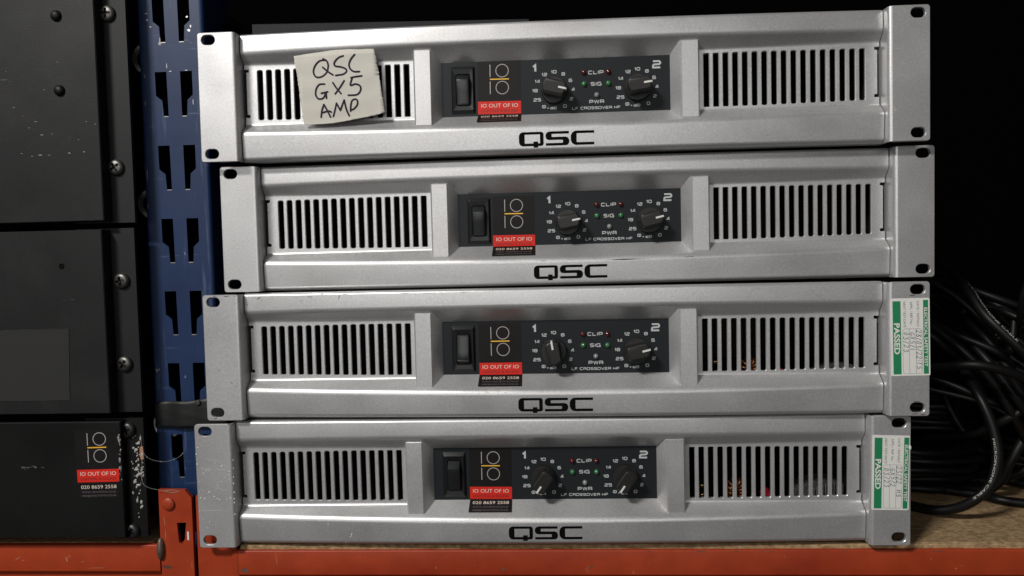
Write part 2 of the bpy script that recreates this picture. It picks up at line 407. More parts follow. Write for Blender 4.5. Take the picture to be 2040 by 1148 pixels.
# orange beam, right bay
b = empty('shelf_beam', (-228, 7, -3)); tag(b, 'long orange-red steel shelf beam under the silver amplifiers', 'beam')
def child_world(o, parent):
    o.parent = parent; o.matrix_parent_inverse = Matrix.Translation(-parent.location); return o
V, F = extrude_u(beam_profile(7.0, -3.2, -20.8), -228, 700); o = obj('beam_rail', V, F, 'orange', smooth=35); child_world(o, b)
# end connector of that beam, standing beside the upright
lp = [(-257, -60), (-229, -60), (-229, 36), (-231, 38), (-254, 38), (-257, 35)]
V, F = plate([lp], [lp], 9.5, 0.01, 3); o = obj('end_connector', V, F, 'orange'); child_world(o, b)
V, F = extrude_z(fillet([(-233, 9.4), (-230.5, 7.4), (-227.5, 6.6), (-226, 7.4), (-226, 9.4)], [0, 1, 1, 1, 0], 3), -60, -3.4); o = obj('weld_seam', V, F, 'orange', smooth=40); child_world(o, b)
# orange beam, left bay
b = empty('shelf_beam', (-284, 8, 0)); tag(b, 'orange-red steel shelf beam under the black rack units, with bolted end plate', 'beam')
V, F = extrude_u(beam_profile(7.0, 1.0, -18.2), -700, -283.5); o = obj('beam_rail', V, F, 'orange', smooth=35); child_world(o, b)
lp = [(-283, -60), (-259.3, -60), (-259.3, 34.4), (-264, 40.0), (-283, 40.4)]
slot = [(-270.6, 16.5), (-263.8, 16.7), (-264.6, 11), (-265.2, 5), (-267.6, 1.0), (-269.6, 2.6)]
V, F = plate([lp, slot], [lp, slot], 8.0, 0.01, 3.2); o = obj('end_connector', V, F, 'orange'); child_world(o, b)
V, F = lathe_y(-275.8, 30.2, [(4.4, 8.2), (4.4, 6.6), (3.4, 5.8), (1.5, 5.6)], 20, False); o = obj('rivet', V, F, 'orange', smooth=35); child_world(o, b)
V, F = sphere_pts((-282.6, 7.5, -2.0), 2.8, 3.4, 8.4, 12, 8); o = obj('worn_lug', V, F, 'rust', smooth=80); child_world(o, b)
mb = MB().box(-263.4, -262.2, 7.85, 8.1, 4.2, 10.2); o = mb.out('bare_chip', 'speck'); child_world(o, b)

def scuffs(parent, items, m, y, seed):
    mb = MB(); q = random.Random(seed)
    for (cx, cz, w, h, a) in items:
        n = 9; P = []
        for k in range(n):
            t = 2 * math.pi * k / n; p_ = w / 2 * math.cos(t) * q.uniform(.55, 1.1); z_ = h / 2 * math.sin(t) * q.uniform(.55, 1.1)
            P.append((cx + p_ * math.cos(a) - z_ * math.sin(a), y, cz + p_ * math.sin(a) + z_ * math.cos(a)))
        mb.add(P, [tuple(range(n))])
    o = mb.out('paint_scuffs', m, recalc=False); o['kind'] = 'stuff'; child_world(o, parent)
BEAM_R = [x for x in bpy.data.objects if x.name == 'shelf_beam'][0]
scuffs(BEAM_R, [(-199.5, -9, .5, 11, .08), (-60, -14, .4, 1.6, .2), (-87, -15.5, .7, 1.8, .1), (60, -12, 1.6, .35, .3), (150, -8, .4, 2.2, .2), (262, -16, 1.6, 1.2, 0), (266, -14, .8, .8, 0), (246, -9.5, .5, 2.6, .3), (-140, -7, .6, .9, .3)], mat('scuff_pale', (.34, .15, .09), .6), 6.96, 1)
scuffs(BEAM_R, [(-222.5, -17.2, 5.0, 4.2, 0), (-40, -16.5, 2.4, 3.0, 0), (95, -4.3, 7, .8, 0), (118, -4.2, 4, .7, 0), (140, -4.1, 9, .6, 0), (60, -4.2, 5, .5, 0), (190, -4.1, 6, .5, 0), (250, -4.3, 9, .7, 0), (20, -15, 3, 1.6, .3), (225, -6.5, .7, 2.6, .1)], 'rust', 6.955, 2)
scuffs(b, [(-388, -8.5, 6, .7, .5), (-384, -10, 3, .5, .2), (-352, -9, 1.2, 4.2, .2), (-350, -7.2, 3, .6, .6), (-340, -11, 2.2, .9, .2), (-330, -15.5, 16, .35, .02), (-300, -5, 1.2, .5, .3)], mat('scuff_pale', (.34, .15, .09), .6), 6.96, 3)
scuffs(b, [(-279.5, 18, .6, 8, .03), (-279.2, 8, .5, 9, -.02), (-275, 40.0, 12, .7, 0), (-262.5, 22, .4, .8, 0), (-274, 14, .5, .5, 0), (-261.0, -14, .5, 7, 0)], mat('scuff_pale', (.34, .15, .09), .6), 7.95, 4)
# ---- blue perforated upright
u = empty('rack_upright', (-262.5, 18, -60)); tag(u, 'scratched blue steel rack upright punched with paired keyhole slots', 'upright')
x0, x1, ytop = -288.5, -241.0, 440
outer = [(x0 + 2, -60), (x1 - 3.0, -60), (x1 - 3.0, ytop), (x0 + 2, ytop)]
holes = []
z = 333.7 + 2 * 51.3
edges = []
while z > -40:
    zt = z
    L = [(-277.4, zt), (-269.0, zt), (-268.6, zt - 31), (-272.2, zt - 31), (-272.9, zt - 20), (-277.2, zt - 16.5)]
    Rr = [(-259.2, zt), (-250.6, zt), (-250.6, zt - 16.5), (-254.6, zt - 20), (-255.3, zt - 31), (-259.0, zt - 31)]
    if zt < ytop - 2: holes += [L, Rr]; edges += [(-272.0, -268.8, zt - 31), (-258.8, -255.5, zt - 31)]
    z -= 51.3
V, F = plate([outer] + holes, [outer] + holes, 18, .01, 1.8)
o = obj('front_web', V, F, 'blue'); child_world(o, u)
for xs_, sgn in ((x0, 1), (x1, -1)):
    rr = 2.0 if sgn > 0 else 3.0
    prof = [(xs_ + sgn * rr, 18)] + [(xs_ + sgn * rr * (1 - math.sin(a * math.pi / 12)), 18 + rr * (1 - math.cos(a * math.pi / 12))) for a in range(1, 7)] + [(xs_, 58), (xs_ + sgn * 1.8, 58), (xs_ + sgn * 1.8, 20), (xs_ + sgn * rr, 19.8)]
    V, F = extrude_z(prof, -60, ytop); o = obj('side_flange', V, F, 'blue', smooth=40); child_world(o, u)
mb = MB()
for a0, a1, zz in edges: mb.box(a0, a1, 17.9, 18.9, zz - .35, zz + .15)
for (xx, zz, w, h) in ((-251.5, 361.5, 2.6, 2.2), (-250.2, 364.4, 1.0, 2.2), (-252.6, 371, 1.6, 1.5), (-281.6, 374.2, 2.8, .7), (-281.2, 369.8, 2.6, .8), (-279, 365, 1.6, .8), (-266, 333.9, 2.4, .7), (-254.5, 334.2, 2.2, .6), (-284.8, 331, .7, 3), (-285.2, 312, .6, 5), (-286, 262, .8, 9), (-286.4, 240, .5, 4), (-268.5, 337.5, .5, 4.5), (-250.6, 312, .6, 6)):
    n = 7; P = [(xx + w / 2 * math.cos(2 * math.pi * k / n) * random.uniform(.6, 1.1), zz + h / 2 * math.sin(2 * math.pi * k / n) * random.uniform(.6, 1.1)) for k in range(n)]
    mb.add([(p[0], 17.93, p[1]) for p in P], [tuple(range(n))])
o = mb.out('bare_edges', 'steel_edge'); o['kind'] = 'stuff'; child_world(o, u)
# tape band and its screw on the upright
tb = empty('tape_band', (-266, 14, 82)); tag(tb, 'dark grey plastic tape band wrapped around the blue upright', 'tape')
R_ = []
nb = 24
for i in range(nb + 1):
    t = i / nb; x = -290.5 + 55 * t
    bulge = 2.0 * math.sin(math.pi * min(1, t * 1.05)) + .5 * math.sin(t * 19)
    yy = 16.8 - bulge + (6 * max(0, (.08 - t) / .08) ** 2)
    zt = 100.4 + 3.6 * t + .5 * math.sin(9 * t); zb = 81.6 + 2.4 * t + .6 * math.sin(6 * t + 1)
    R_.append([(x, yy, zb + (zt - zb) * k / 8 - 0, ) if k in (0, 8) else (x, yy - .35 * math.sin(math.pi * k / 8) - .15 * math.sin(k * 2.1 + i * .5), zb + (zt - zb) * k / 8) for k in range(9)])
V = [p for r in R_ for p in r]; F = [(i * 9 + k, i * 9 + k + 1, i * 9 + 10 + k, i * 9 + 9 + k) for i in range(nb) for k in range(8)]
o = obj('tape_sheet', V, F, 'tape_strip', smooth=60)
sm = o.modifiers.new('thickness', 'SOLIDIFY'); sm.thickness = .0006; child_world(o, tb)
V, F = lathe_y(-254.6, 100.4, [(2.0, 15.4), (2.0, 14.0), (1.2, 13.2)], 12, False); o = obj('screw_head', V, F, 'screw', smooth=40); child_world(o, tb)
# steel rings half hidden behind the upright's left edge
for k, (xx, zz, lab) in enumerate(((-285.8, 344.5, 'half-hidden steel ring behind blue upright, highest of three'), (-286.3, 242.5, 'half-hidden steel ring behind blue upright, middle of three'), (-281.8, 84, 'half-hidden steel ring behind blue upright beside the tape band'))):
    prof = [(7.6, 25), (7.5, 23), (8.4, 21.6), (9.4, 21.3), (10.4, 22), (10.6, 25)]
    V, F = lathe_y(xx, zz, prof, 36, False, False); o = obj('steel_ring', V, F, 'chrome', smooth=40)
    tag(o, lab, 'ring', 'steel rings behind the upright')

# ------------------------------------------------------------------ left: three black rack units
def screw_mesh():
    V, F = lathe_y(0, 0, [(5.6, 0.2), (5.75, -.8), (5.4, -1.7), (4.6, -2.6), (3.2, -3.1), (1.0, -3.3)], 28, True, True)
    a = obj('screw_tmp', V, F, 'screw', smooth=40)
    mb = MB()
    for ang in (20, 110):
        c, s = math.cos(math.radians(ang)), math.sin(math.radians(ang)); k = len(mb.V)
        P = []
        for (l, w, y) in ((3.9, 1.25, -5.5), (2.6, .55, -.6)):
            for (p, q) in ((-l, -w), (l, -w), (l, w), (-l, w)): P.append((p * c - q * s, y, p * s + q * c))
        mb.add(P, [(0, 1, 2, 3), (7, 6, 5, 4)] + [(i, 4 + i, 4 + (i + 1) % 4, (i + 1) % 4) for i in range(4)])
    cobjs = []
    for h in range(2):
        b_ = obj('cut_tmp', mb.V[h * 8:h * 8 + 8], [tuple(i - 0 for i in f) for f in mb.F[:6]], 'screw'); cobjs.append(b_)
        m_ = a.modifiers.new('b', 'BOOLEAN'); m_.object = b_; m_.operation = 'DIFFERENCE'; m_.solver = 'EXACT'
    dg = bpy.context.evaluated_depsgraph_get(); me = bpy.data.meshes.new_from_object(a.evaluated_get(dg))
    for q in [a] + cobjs: bpy.data.objects.remove(q)
    me.name = 'screw'; return me
SCREW = screw_mesh(); SCREW_B = SCREW.copy(); SCREW_B.materials.clear(); SCREW_B.materials.append(M['screw_black'])
def rack_unit(label, z0, z1, ypan, xpan, xs, mpan, mstrip, screws, sm):
    u = empty('rack_unit', (-330, ypan, z0)); tag(u, label, 'rack unit', 'black rack units on the left')
    c = .7
    o = MB().box(-620, xpan, ypan, 6, z0 + 1, z1 - 1, .6).out('front_panel', mpan); child_world(o, u)
    V, F = plate([[(-330, z0), (xs, z0), (xs, z1), (-330, z1)]], [[(-330, z0), (xs, z0), (xs, z1), (-330, z1)]], 2, .01, 3)
    o = obj('rack_ear', V, F, mstrip); child_world(o, u)
    o = MB().box(-620, xs - 17, 5.2, 290, z0 + 1.5, z1 - 1.5).out('body', 'chassis'); child_world(o, u)
    for (sx, sz, a) in screws:
        s = bpy.data.objects.new('screw', sm); link(s); s.location = Vector((sx, 2, sz)) * MM; s.rotation_euler = (random.uniform(-.05, .05), a, random.uniform(-.05, .05)); child_world(s, u)
    return u
u1 = rack_unit('top black steel rack unit with two domed rivets on its panel', 228.3, 436, -8, -303, -287.2, 'unit', 'unit_strip', [(-300.8 + 1.2, 369.7, .4), (-298.4, 266.0, 1.3)], SCREW)
for (x, z) in ((-329, 366.4), (-329.2, 317.0)):
    V, F = lathe_y(x, z, [(3.8, -8.05), (3.6, -8.9), (2.9, -9.9), (1.7, -10.6), (.5, -10.8)], 20, False, True); o = obj('rivet', V, F, 'unit_dark', smooth=60); child_world(o, u1)
mb = MB(); rg0 = random.Random(9)
for (px, pz, w, h) in ((-383, 273.5, 2.2, .35), (-358, 276, 1.2, .5), (-345, 274.6, 4.0, .6), (-351, 274.0, 2.0, .4), (-339, 274.4, 3.0, .35), (-325, 275.3, 2.2, .7), (-314.5, 275.8, 1.8, .7), (-343, 288, 3.6, .4), (-336, 288.4, 2.0, .3), (-352, 293, 2.4, .3), (-347, 297, 3.0, .3), (-305.8, 294, 1.0, .5), (-312, 296, .8, .7), (-318, 284, .7, .5), (-324, 285.5, .5, .5), (-356, 301, 1.2, .25), (-362, 307, 2.0, .3), (-372, 314, .8, .6), (-340, 318, .7, .6), (-366, 331, .5, .5), (-330, 336, .7, .4)):
    n = 7; P = [(px + w / 2 * math.cos(2 * math.pi * k / n) * rg0.uniform(.5, 1.1), pz + h / 2 * math.sin(2 * math.pi * k / n) * rg0.uniform(.4, 1.1)) for k in range(n)]
    mb.add([(p[0], -8.04, p[1]) for p in P], [tuple(range(n))])
o = mb.out('scratch_marks', 'glue', recalc=False); o['kind'] = 'stuff'; child_world(o, u1)
u2 = rack_unit('middle black steel rack unit with a grey tape patch on its panel', 97.2, 224.6, -8, -305.2, -288.4, 'unit', 'unit_strip', [(-298.2, 188.3, .2), (-298.9, 130.8, .9)], SCREW)
V = []; F = []
nt = 30
top = [(-420 + 88.8 * i / nt, 156.8 + random.uniform(-.25, .25)) for i in range(nt + 1)]
rgt = [(-331.2 - 1.6 * i / 20 + random.uniform(-.35, .35), 156.8 - 49 * i / 20) for i in range(1, 21)]
bot = [(-332.8 - 87 * i / nt, 107.7 + random.uniform(-.2, .2)) for i in range(1, nt + 1)]
lp = top + rgt + bot
V, F = plate([lp], [lp], -8.35, .01, .4); o = obj('tape_patch', V, F, 'tape_patch'); child_world(o, u2)
V, F = lathe_y(-334.1, 199.3, [(2.0, -8.06), (1.7, -8.3), (1.5, -8.2), (1.4, -8.04)], 18, False, True); o = obj('blind_hole', V, F, 'black_print', smooth=30); child_world(o, u2)
u3 = rack_unit('bottom black rack unit with red and black sticker and glue splashes', 9.2, 92.8, -4, -301.0, -288.2, 'unit_dark', 'unit_dark', [(-299.0, 84.6, .1), (-299.4, 13.0, .75)], SCREW_B)
# dried glue on that unit's ear
mb = MB(); rg = random.Random(3)
for k in range(58):
    zz = 20 + 62 * (rg.random() ** .8); xx = rg.uniform(-298, -289.2) if zz > 34 else rg.uniform(-296, -291)
    if rg.random() < .35: zz = rg.uniform(52, 72)
    s = rg.choice((.3, .35, .45, .6, .6, .95)); V, F = sphere_pts((0, 0, 0), s, .35, s * rg.uniform(.6, 2.2), 8, 5)
    a = rg.uniform(-1.2, .4); mb.add([(xx + x * math.cos(a) - z * math.sin(a), 1.95 + y, zz + x * math.sin(a) + z * math.cos(a)) for x, y, z in V], F)
for (xx, zz, w, h) in ((-292.3, 75, 1.4, 1.0), (-294, 70.5, 1.5, 1.1), (-295.9, 71.8, .9, .9), (-294.4, 56.5, 1.9, .9), (-293.5, 45.6, 1.8, .9), (-292.0, 33.5, .9, 1.6), (-294.8, 34.4, .7, 1.5)):
    V, F = sphere_pts((xx, 1.9, zz), w, .5, h, 10, 6); mb.add(V, F)
for k in range(26):
    zz = rg.uniform(48, 84); V, F = sphere_pts((-302.2 + rg.uniform(-1.2, .8), -4.0, zz), rg.uniform(.2, .6), .25, rg.uniform(.3, 1.5), 6, 4); mb.add(V, F)
o = mb.out('glue_splash', 'glue', smooth=80); o['kind'] = 'stuff'; child_world(o, u3)
lp = [(-291.4, 72.5), (-289.0, 73), (-288.9, 64), (-290.6, 63.2), (-291.6, 66)]
V, F = plate([lp], [lp], 1.8, .01, .18); o = obj('rust_patch', V, F, mat('bare_copper_patch', (.33, .17, .10), .6)); child_world(o, u3)
for nm, P in (('glue_string', [(-290.3, 1.5, 81.3), (-288.7, 1, 69.6), (-284.6, 3, 63.5), (-276.9, 8, 60.3), (-271.1, 14, 61.3), (-268.0, 17, 64.4)]),
              ('glue_string', [(-290.0, 1.6, 63.8), (-290.4, 1.2, 49.4), (-287.0, 2, 44.0), (-279.2, 6, 40.4), (-273.2, 7.8, 38.2), (-267.7, 7.8, 39.2)])):
    C = catmull(P, 10); V, F = tube(C, .11, 6)
    for i, p in enumerate(C):
        if rg.random() < .3: v, f = sphere_pts(tuple(p), rg.uniform(.2, .38), .3, rg.uniform(.2, .5), 6, 4); k = len(V); V = list(V) + v; F = list(F) + [tuple(q + k for q in g) for g in f]
    o = obj(nm, V, F, 'glue', smooth=60); child_world(o, u3)

# ------------------------------------------------------------------ the red and black rental sticker
def rental_sticker(fn, parent, brk, L, adopt=None):
    """fn(a, b, lift): a across 0..29.3 mm, b down 0..L mm"""
    rows = sorted(set([0, 27.3, 35.9, L] + ([brk - .4, brk, brk + .4] if brk else [])))
    def band(name, b0, b1, m, lift, par):
        rr = [r for r in rows if b0 <= r <= b1]
        V = [fn(a, r, lift) for r in rr for a in (0, 29.3)]
        F = [(2 * i, 2 * i + 1, 2 * i + 3, 2 * i + 2) for i in range(len(rr) - 1)]
        o = obj(name, V, F, m, recalc=False)
        if adopt: child_world(o, parent)
        else: o.parent = par
        return o
    root = band('rental_sticker', 0, L, 'st_black', 0.0, parent)
    root['label'] = 'black sticker with red band, fraction emblem and phone number'
    def sub(o):
        o.parent = root
        return o
    r = band('red_band', 27.3, 35.9, 'st_red', 0.05, parent)
    if adopt: r.matrix_parent_inverse = Matrix.Identity(4)
    sub(r)
    def pr(name, m, fill):
        p = Print(lambda a, b, l: fn(a, -b, .1 + l)); fill(p)
        o = obj(name, p.V, p.F, m, recalc=False); o.parent = root; return o
    def emblem(p):
        for (b0, b1, cb) in ((2.6, 11.0, 6.8), (13.9, 22.4, 18.2)):
            p.stroke([(8.5, -b0), (8.5, -b1)], .55)
            p.stroke([(16.7 + 4.25 * math.cos(t * math.pi / 18), -cb + 4.25 * math.sin(t * math.pi / 18)) for t in range(36)], .5, True)
    pr('emblem', 'st_grey', emblem)
    pr('emblem_bar', 'st_yellow', lambda p: p.stroke([(8.3, -12.45), (21.2, -12.45)], .75))
    pr('lettering', 'st_cream', lambda p: p.text('IO OUT OF IO', 14.7, -31.4, 2.5, width=25))
    pr('lettering', 'st_dkred', lambda p: p.text('LIGHTING & SOUND', 14.7, -34.6, 1.9, width=25))
    pr('phone_number', 'st_cream', lambda p: p.text('020 8659 2558', 14.7, -40.3, 2.3, width=25))
    def web(p):
        p.text('WWW.10OUTOF10.CO.UK', 14.7, -43.2, 1.2, width=24.5); p.text('HIRE@10OUTOF10.CO.UK', 14.7, -45.7, 1.2, width=24.5)
    pr('web_address', 'st_dim', web)
    return root
def unit_sticker(a, b, l):
    t = a / 29.3; s = b / 46.8
    x = (-333.9 * (1 - t) - 303.0 * t) + s * (.9 if t < 1 else -.6) * (1 - t) - s * .6 * t
    return (x, -4.12 - l, 86.4 + .8 * t - s * 48 - (0.3 * t * s))
st = rental_sticker(unit_sticker, u3, None, 46.8, adopt=True)

# ------------------------------------------------------------------ the amplifiers
def kq(u): return max(0.0, 1 - (u / 213.4) ** 2)
def UPf(u):
    b = 4.2 * kq(u); c = 1.0 * kq(u)
    return fillet([(16, 87.4 + .3 * c), (7.2 - b, 87.5 + .3 * c), (6.8 - b, 74.2 + c), (14.95, 64.7)], [0, 2.2, 5.0, 0], 10)
def LOf(u):
    b = 4.2 * kq(u); c = 2.4 * kq(u)
    return fillet([(14.95, 28.7), (5.2 - b, 20.9 - c), (6.2 - b, 2.6), (9.0 - b, 0.8), (16, 0.8)], [0, 5.0, 3.0, 0.8, 0], 10)
def lo_front(u, z): # front face of the lower rail
    b = 4.2 * kq(u); t = (20.9 - 2.4 * kq(u) - z) / (18.3 - 2.4 * kq(u)); return 5.2 - b + 1.0 * t
CACHE = {}
def part(key, name, builder, parent):
    if key not in CACHE: CACHE[key] = builder().data
    else:
        o = bpy.data.objects.new(name, CACHE[key]); link(o, parent); return o
    o = [x for x in bpy.data.objects if x.data == CACHE[key]][0]; o.parent = parent; return o
def mirror(V, s): return [(x * s, y, z) for x, y, z in V]
def b_rail(pf, name):
    def f():
        n = 44; R = []
        for i in range(n + 1):
            u = -213.4 + 426.8 * i / n; q = pf(u); R.append([(u, y, z) for y, z in list(q) + [(16.2, q[-1][1]), (16.2, q[0][1])]])
        V, F = rings(R, False, False); m = len(R[0])
        _, T = tess([[(p[1], p[2]) for p in R[0]]]); F = list(F) + T + [tuple(i + n * m for i in t) for t in T]
        return obj(name, V, F, 'silver', smooth=28)
    return f
def b_ear(s):
    def f():
        z0, z1 = .6, 87.3; r = 2.0
        def outl(g): # g: inset
            P = [(216.5, z0 + g), (240 - r, z0 + g)] + [(240 - r + (r - g) * math.sin(k * math.pi / 10), z0 + r - (r - g) * math.cos(k * math.pi / 10)) for k in range(1, 5)] + [(240 - g, z0 + r), (240 - g, z1 - r)] + \
                [(240 - r + (r - g) * math.cos(k * math.pi / 10), z1 - r + (r - g) * math.sin(k * math.pi / 10)) for k in range(1, 5)] + [(240 - r, z1 - g), (216.5, z1 - g)]
            return P
        hl = lambda g: [rrect(232.5, zc, 9.3 + 2 * g, 6.5 + 2 * g, 3.25 + g, 6) for zc in (6.1, 82.3)]
        V, F = plate([outl(.35)] + hl(.35), [outl(0)] + hl(0), 0, .35, 2.4)
        rr = 2.6; n = 7
        prof = [(216.5 - rr * math.sin(k * math.pi / 2 / n), rr - rr * math.cos(k * math.pi / 2 / n)) for k in range(n + 1)] + [(213.9, 17), (215.6, 17), (215.6, 3.4), (216.5, 2.4)]
        mb = MB(); mb.add(V, F); V2, F2 = extrude_z(prof, z0 + .3, z1 - .3); mb.add(V2, F2)
        return obj('rack_ear', mirror(mb.V, s), mb.F, 'silver', smooth=28)
    return f
def b_vent(s):
    def f():
        def outl(g):
            e = 213.2 - g; t = 211.9 - g; q = 210.0 - g * 0
            return [(90, 23.5), (e, 23.5), (e, 31.9 - g), (q, 31.9 - g), (q, 33.7), (t, 34.1), (t, 62.6), (q, 63.0), (q, 64.8 + g), (e, 64.8 + g), (e, 68.3), (90, 68.3)]
        def hs(g):
            H = []
            for k in range(17):
                t = k / 16; w = 3.65; h = 36.2 - 2.5 * t
                H.append(rrect(100.8 + 6.35 * k, 46.7 + .4 * t, w + 2 * g, h + 2 * g, 1.15 + g, 4))
            return H
        V, F = plate([outl(.0)] + hs(.42), [outl(0)] + hs(0), 12, .42, 1.8)
        mb = MB(); mb.add(V, F)
        for pf, end, sg in ((LOf, (14.95, 28.7), 1), (UPf, (14.95, 64.7), -1)):   # rounded feet where the sheet runs into the rails
            R = []
            for i in range(19):
                u = 94 + 119.2 * i / 18; q = pf(u)
                j = q.index(end); a = Vector(q[j]); b = Vector(q[j + 1] if sg > 0 else q[j - 1])
                t = (12 - a.x) / (b.x - a.x); P = a.lerp(b, t); d = (b - a).normalized(); L = 2.6
                c = fillet([tuple(P + d * L), tuple(P), (12.0, P.y + sg * L)], [0, 6, 0], 6)
                R.append([(u, y - .03, z) for y, z in c])
            n = len(R[0]); mb.add([p for r_ in R for p in r_], [(i * n + k, i * n + k + 1, (i + 1) * n + k + 1, (i + 1) * n + k) for i in range(18) for k in range(n - 1)])
        return obj('vent_grille', mirror(mb.V, s), mb.F, 'silver', smooth=28)
    return f
def b_post(s):
    def f():
        lp = [(95.0, 14.6), (95.0, 6.3), (93.9, 5.0), (83.6, 5.0), (82.3, 6.2), (77.0, 14.75), (80, 15.6), (94, 15.6)]
        V, F = [], []
        n = len(lp)
        z0, z1, c = 21.4, 72.0, .5
        cx = 88; R = []
        for zz, k in ((z0, .96), (z0 + c, 1.0), (z1 - c, 1.0), (z1, .96)):
            R.append([(cx + (x - cx) * (k if y < 10 else 1), (y + (.4 if (k < 1 and y < 7) else 0)), zz) for x, y in lp])
        V, F = rings(R, False, False)
        _, T = tess([lp]); F = list(F) + T + [tuple(i + 3 * n for i in t) for t in T]
        return obj('post', mirror(V, s), F, 'silver', smooth=25)
    return f
def b_panel():
    return MB().box(-78.5, 78.5, 14.5, 16, 26.5, 67).out('control_panel', 'panel')
def b_chassis():
    mb = MB(); x, y0, y1, z0, z1 = 213.0, 17, 265, 2.2, 85.2
    V = [(-x, y0, z0), (x, y0, z0), (x, y0, z1), (-x, y0, z1), (-x, y1, z0), (x, y1, z0), (x, y1, z1), (-x, y1, z1)]
    mb.add(V, [(0, 1, 5, 4), (1, 2, 6, 5), (2, 3, 7, 6), (3, 0, 4, 7), (4, 5, 6, 7)])
    for sx in (-1, 1):
        for yy in (40, 240): v, f = rings([[(sx * 190 + 8 * math.cos(k * .524), yy + 8 * math.sin(k * .524), zz) for k in range(12)] for zz in (-1.4, 2.4)]); mb.add(v, f)
    return mb.out('chassis', 'chassis')
def b_print():
    p = Print(lambda a, b, l: (a, 14.5 - .05 - l, b))
    for cx in (-.75, 55.4):
        for k, t in enumerate(('0', '2', '4', '6', '8', '10', '12', '14', '18', '25', '~')):
            a = math.radians((5 - k) * 29.4); rx, rz = 13.0, 12.6
            tt = t if t != '18' else '18'
            wide_text(p, tt, cx + rx * math.sin(a), 43.9 + rz * math.cos(a), 1.75 if t != '~' else 1.65, .27, .5, sx=.95)
        wide_text(p, '-', cx - 4.3, 32.4, 1.7, .3); wide_text(p, 'dB', cx - .6, 32.4, 1.5, .24)
    wide_text(p, '1', -13.9, 59.3, 4.2, .34, sx=1.0); wide_text(p, '2', 68.3, 59.1, 4.2, .28, sx=1.0)
    wide_text(p, 'CLIP', 27.6, 55.2, 1.95, .27); wide_text(p, 'SIG', 27.6, 47.5, 1.95, .27); wide_text(p, 'PWR', 27.8, 35.6, 1.95, .27)
    wide_text(p, 'LF CROSSOVER HF', 27.5, 31.5, 1.5, .25, .46, sx=.965)
    return p.out('printed_scale', 'white_print', None)
def b_led(m):
    def f():
        V, F = lathe_y(0, 0, [(1.75, .3), (1.75, -.6), (1.55, -1.3), (1.0, -1.9), (.3, -2.1)], 16, False, True)
        return obj('indicator_light', V, F, m, smooth=60)
    return f
def b_bezel():
    cx, cz = -62.5, 46.1
    R = [[(x, 14.45, z) for x, z in rrect(cx, cz, 16.2, 32.2, .6, 5)], [(x, 12.6, z) for x, z in rrect(cx, cz, 14.0, 28.0, .8, 5)], [(x, 12.4, z) for x, z in rrect(cx, cz, 13.4, 27.4, .8, 5)],
         [(x, 12.9, z) for x, z in rrect(cx, cz, 9.9, 21.6, 1.6, 5)], [(x, 13.3, z) for x, z in rrect(cx, cz, 9.5, 21.2, 1.5, 5)], [(x, 16.5, z) for x, z in rrect(cx, cz, 9.3, 21.0, 1.4, 5)]]
    V, F = rings(R, False, False); return obj('power_switch', V, F, 'plastic', smooth=22)
def b_rocker(state):
    def f():
        h = 10.2
        if state == 'up': prof = [(-h, 15), (-h, 12.0), (-h + .8, 10.9), (-h * .1, 9.7), (h * .52, 8.6), (h * .60, 8.7), (h - .6, 12.4), (h, 13.2), (h, 15)]
        else: prof = [(-h, 15), (-h, 13.2), (-h + .6, 12.6), (-h * .66, 8.9), (-h * .58, 8.7), (-h * .1, 9.5), (h - .9, 10.6), (h, 11.4), (h, 15)]
        w = 4.35; R = []
        for xx, k in ((-w, .75), (-w + .35, .2), (-w + .8, 0), (w - .8, 0), (w - .35, .2), (w, .75)):
            R.append([(-62.5 + xx, y + (k if y < 14 else 0), 46.1 + z * (1 - k * .02)) for z, y in prof])
        n = len(prof); V = [p for r in R for p in r]; F = []
        for i in range(len(R) - 1):
            for k in range(n - 1): F.append((i * n + k, i * n + k + 1, (i + 1) * n + k + 1, (i + 1) * n + k))
        F += [tuple(range(n)), tuple((len(R) - 1) * n + k for k in range(n))]
        return obj('rocker', V, F, 'rocker', smooth=32)
    return f
def b_knob():
    # skirt, then a grip bar with two flats; pointer direction is +z
    n = 48; R = []
    def ring(r, y, flat):
        P = []
        for k in range(n):
            a = 2 * math.pi * k / n; x = r * math.sin(a); z = r * math.cos(a)
            if flat is not None:
                x = max(-flat, min(flat, x)); 
            P.append((x, y, z))
        return P
    for r, y, f in ((8.7, -.15, None), (8.8, -1.0, None), (8.75, -3.6, None), (8.3, -4.3, None), (8.15, -4.35, 5.1), (7.9, -12.4, 4.7), (7.5, -13.4, 4.35), (6.9, -13.75, 3.8)): R.append(ring(r, y, f))
    V, F = rings(R, False, True); return obj('knob', V, F, 'knob', smooth=30)
def b_pointer():
    mb = MB(); mb.box(-.62, .62, -13.95, -13.2, 2.6, 7.5); mb.box(-.6, .6, -13.6, -6.0, 7.3, 8.12)
    return mb.out('pointer', 'pointer')
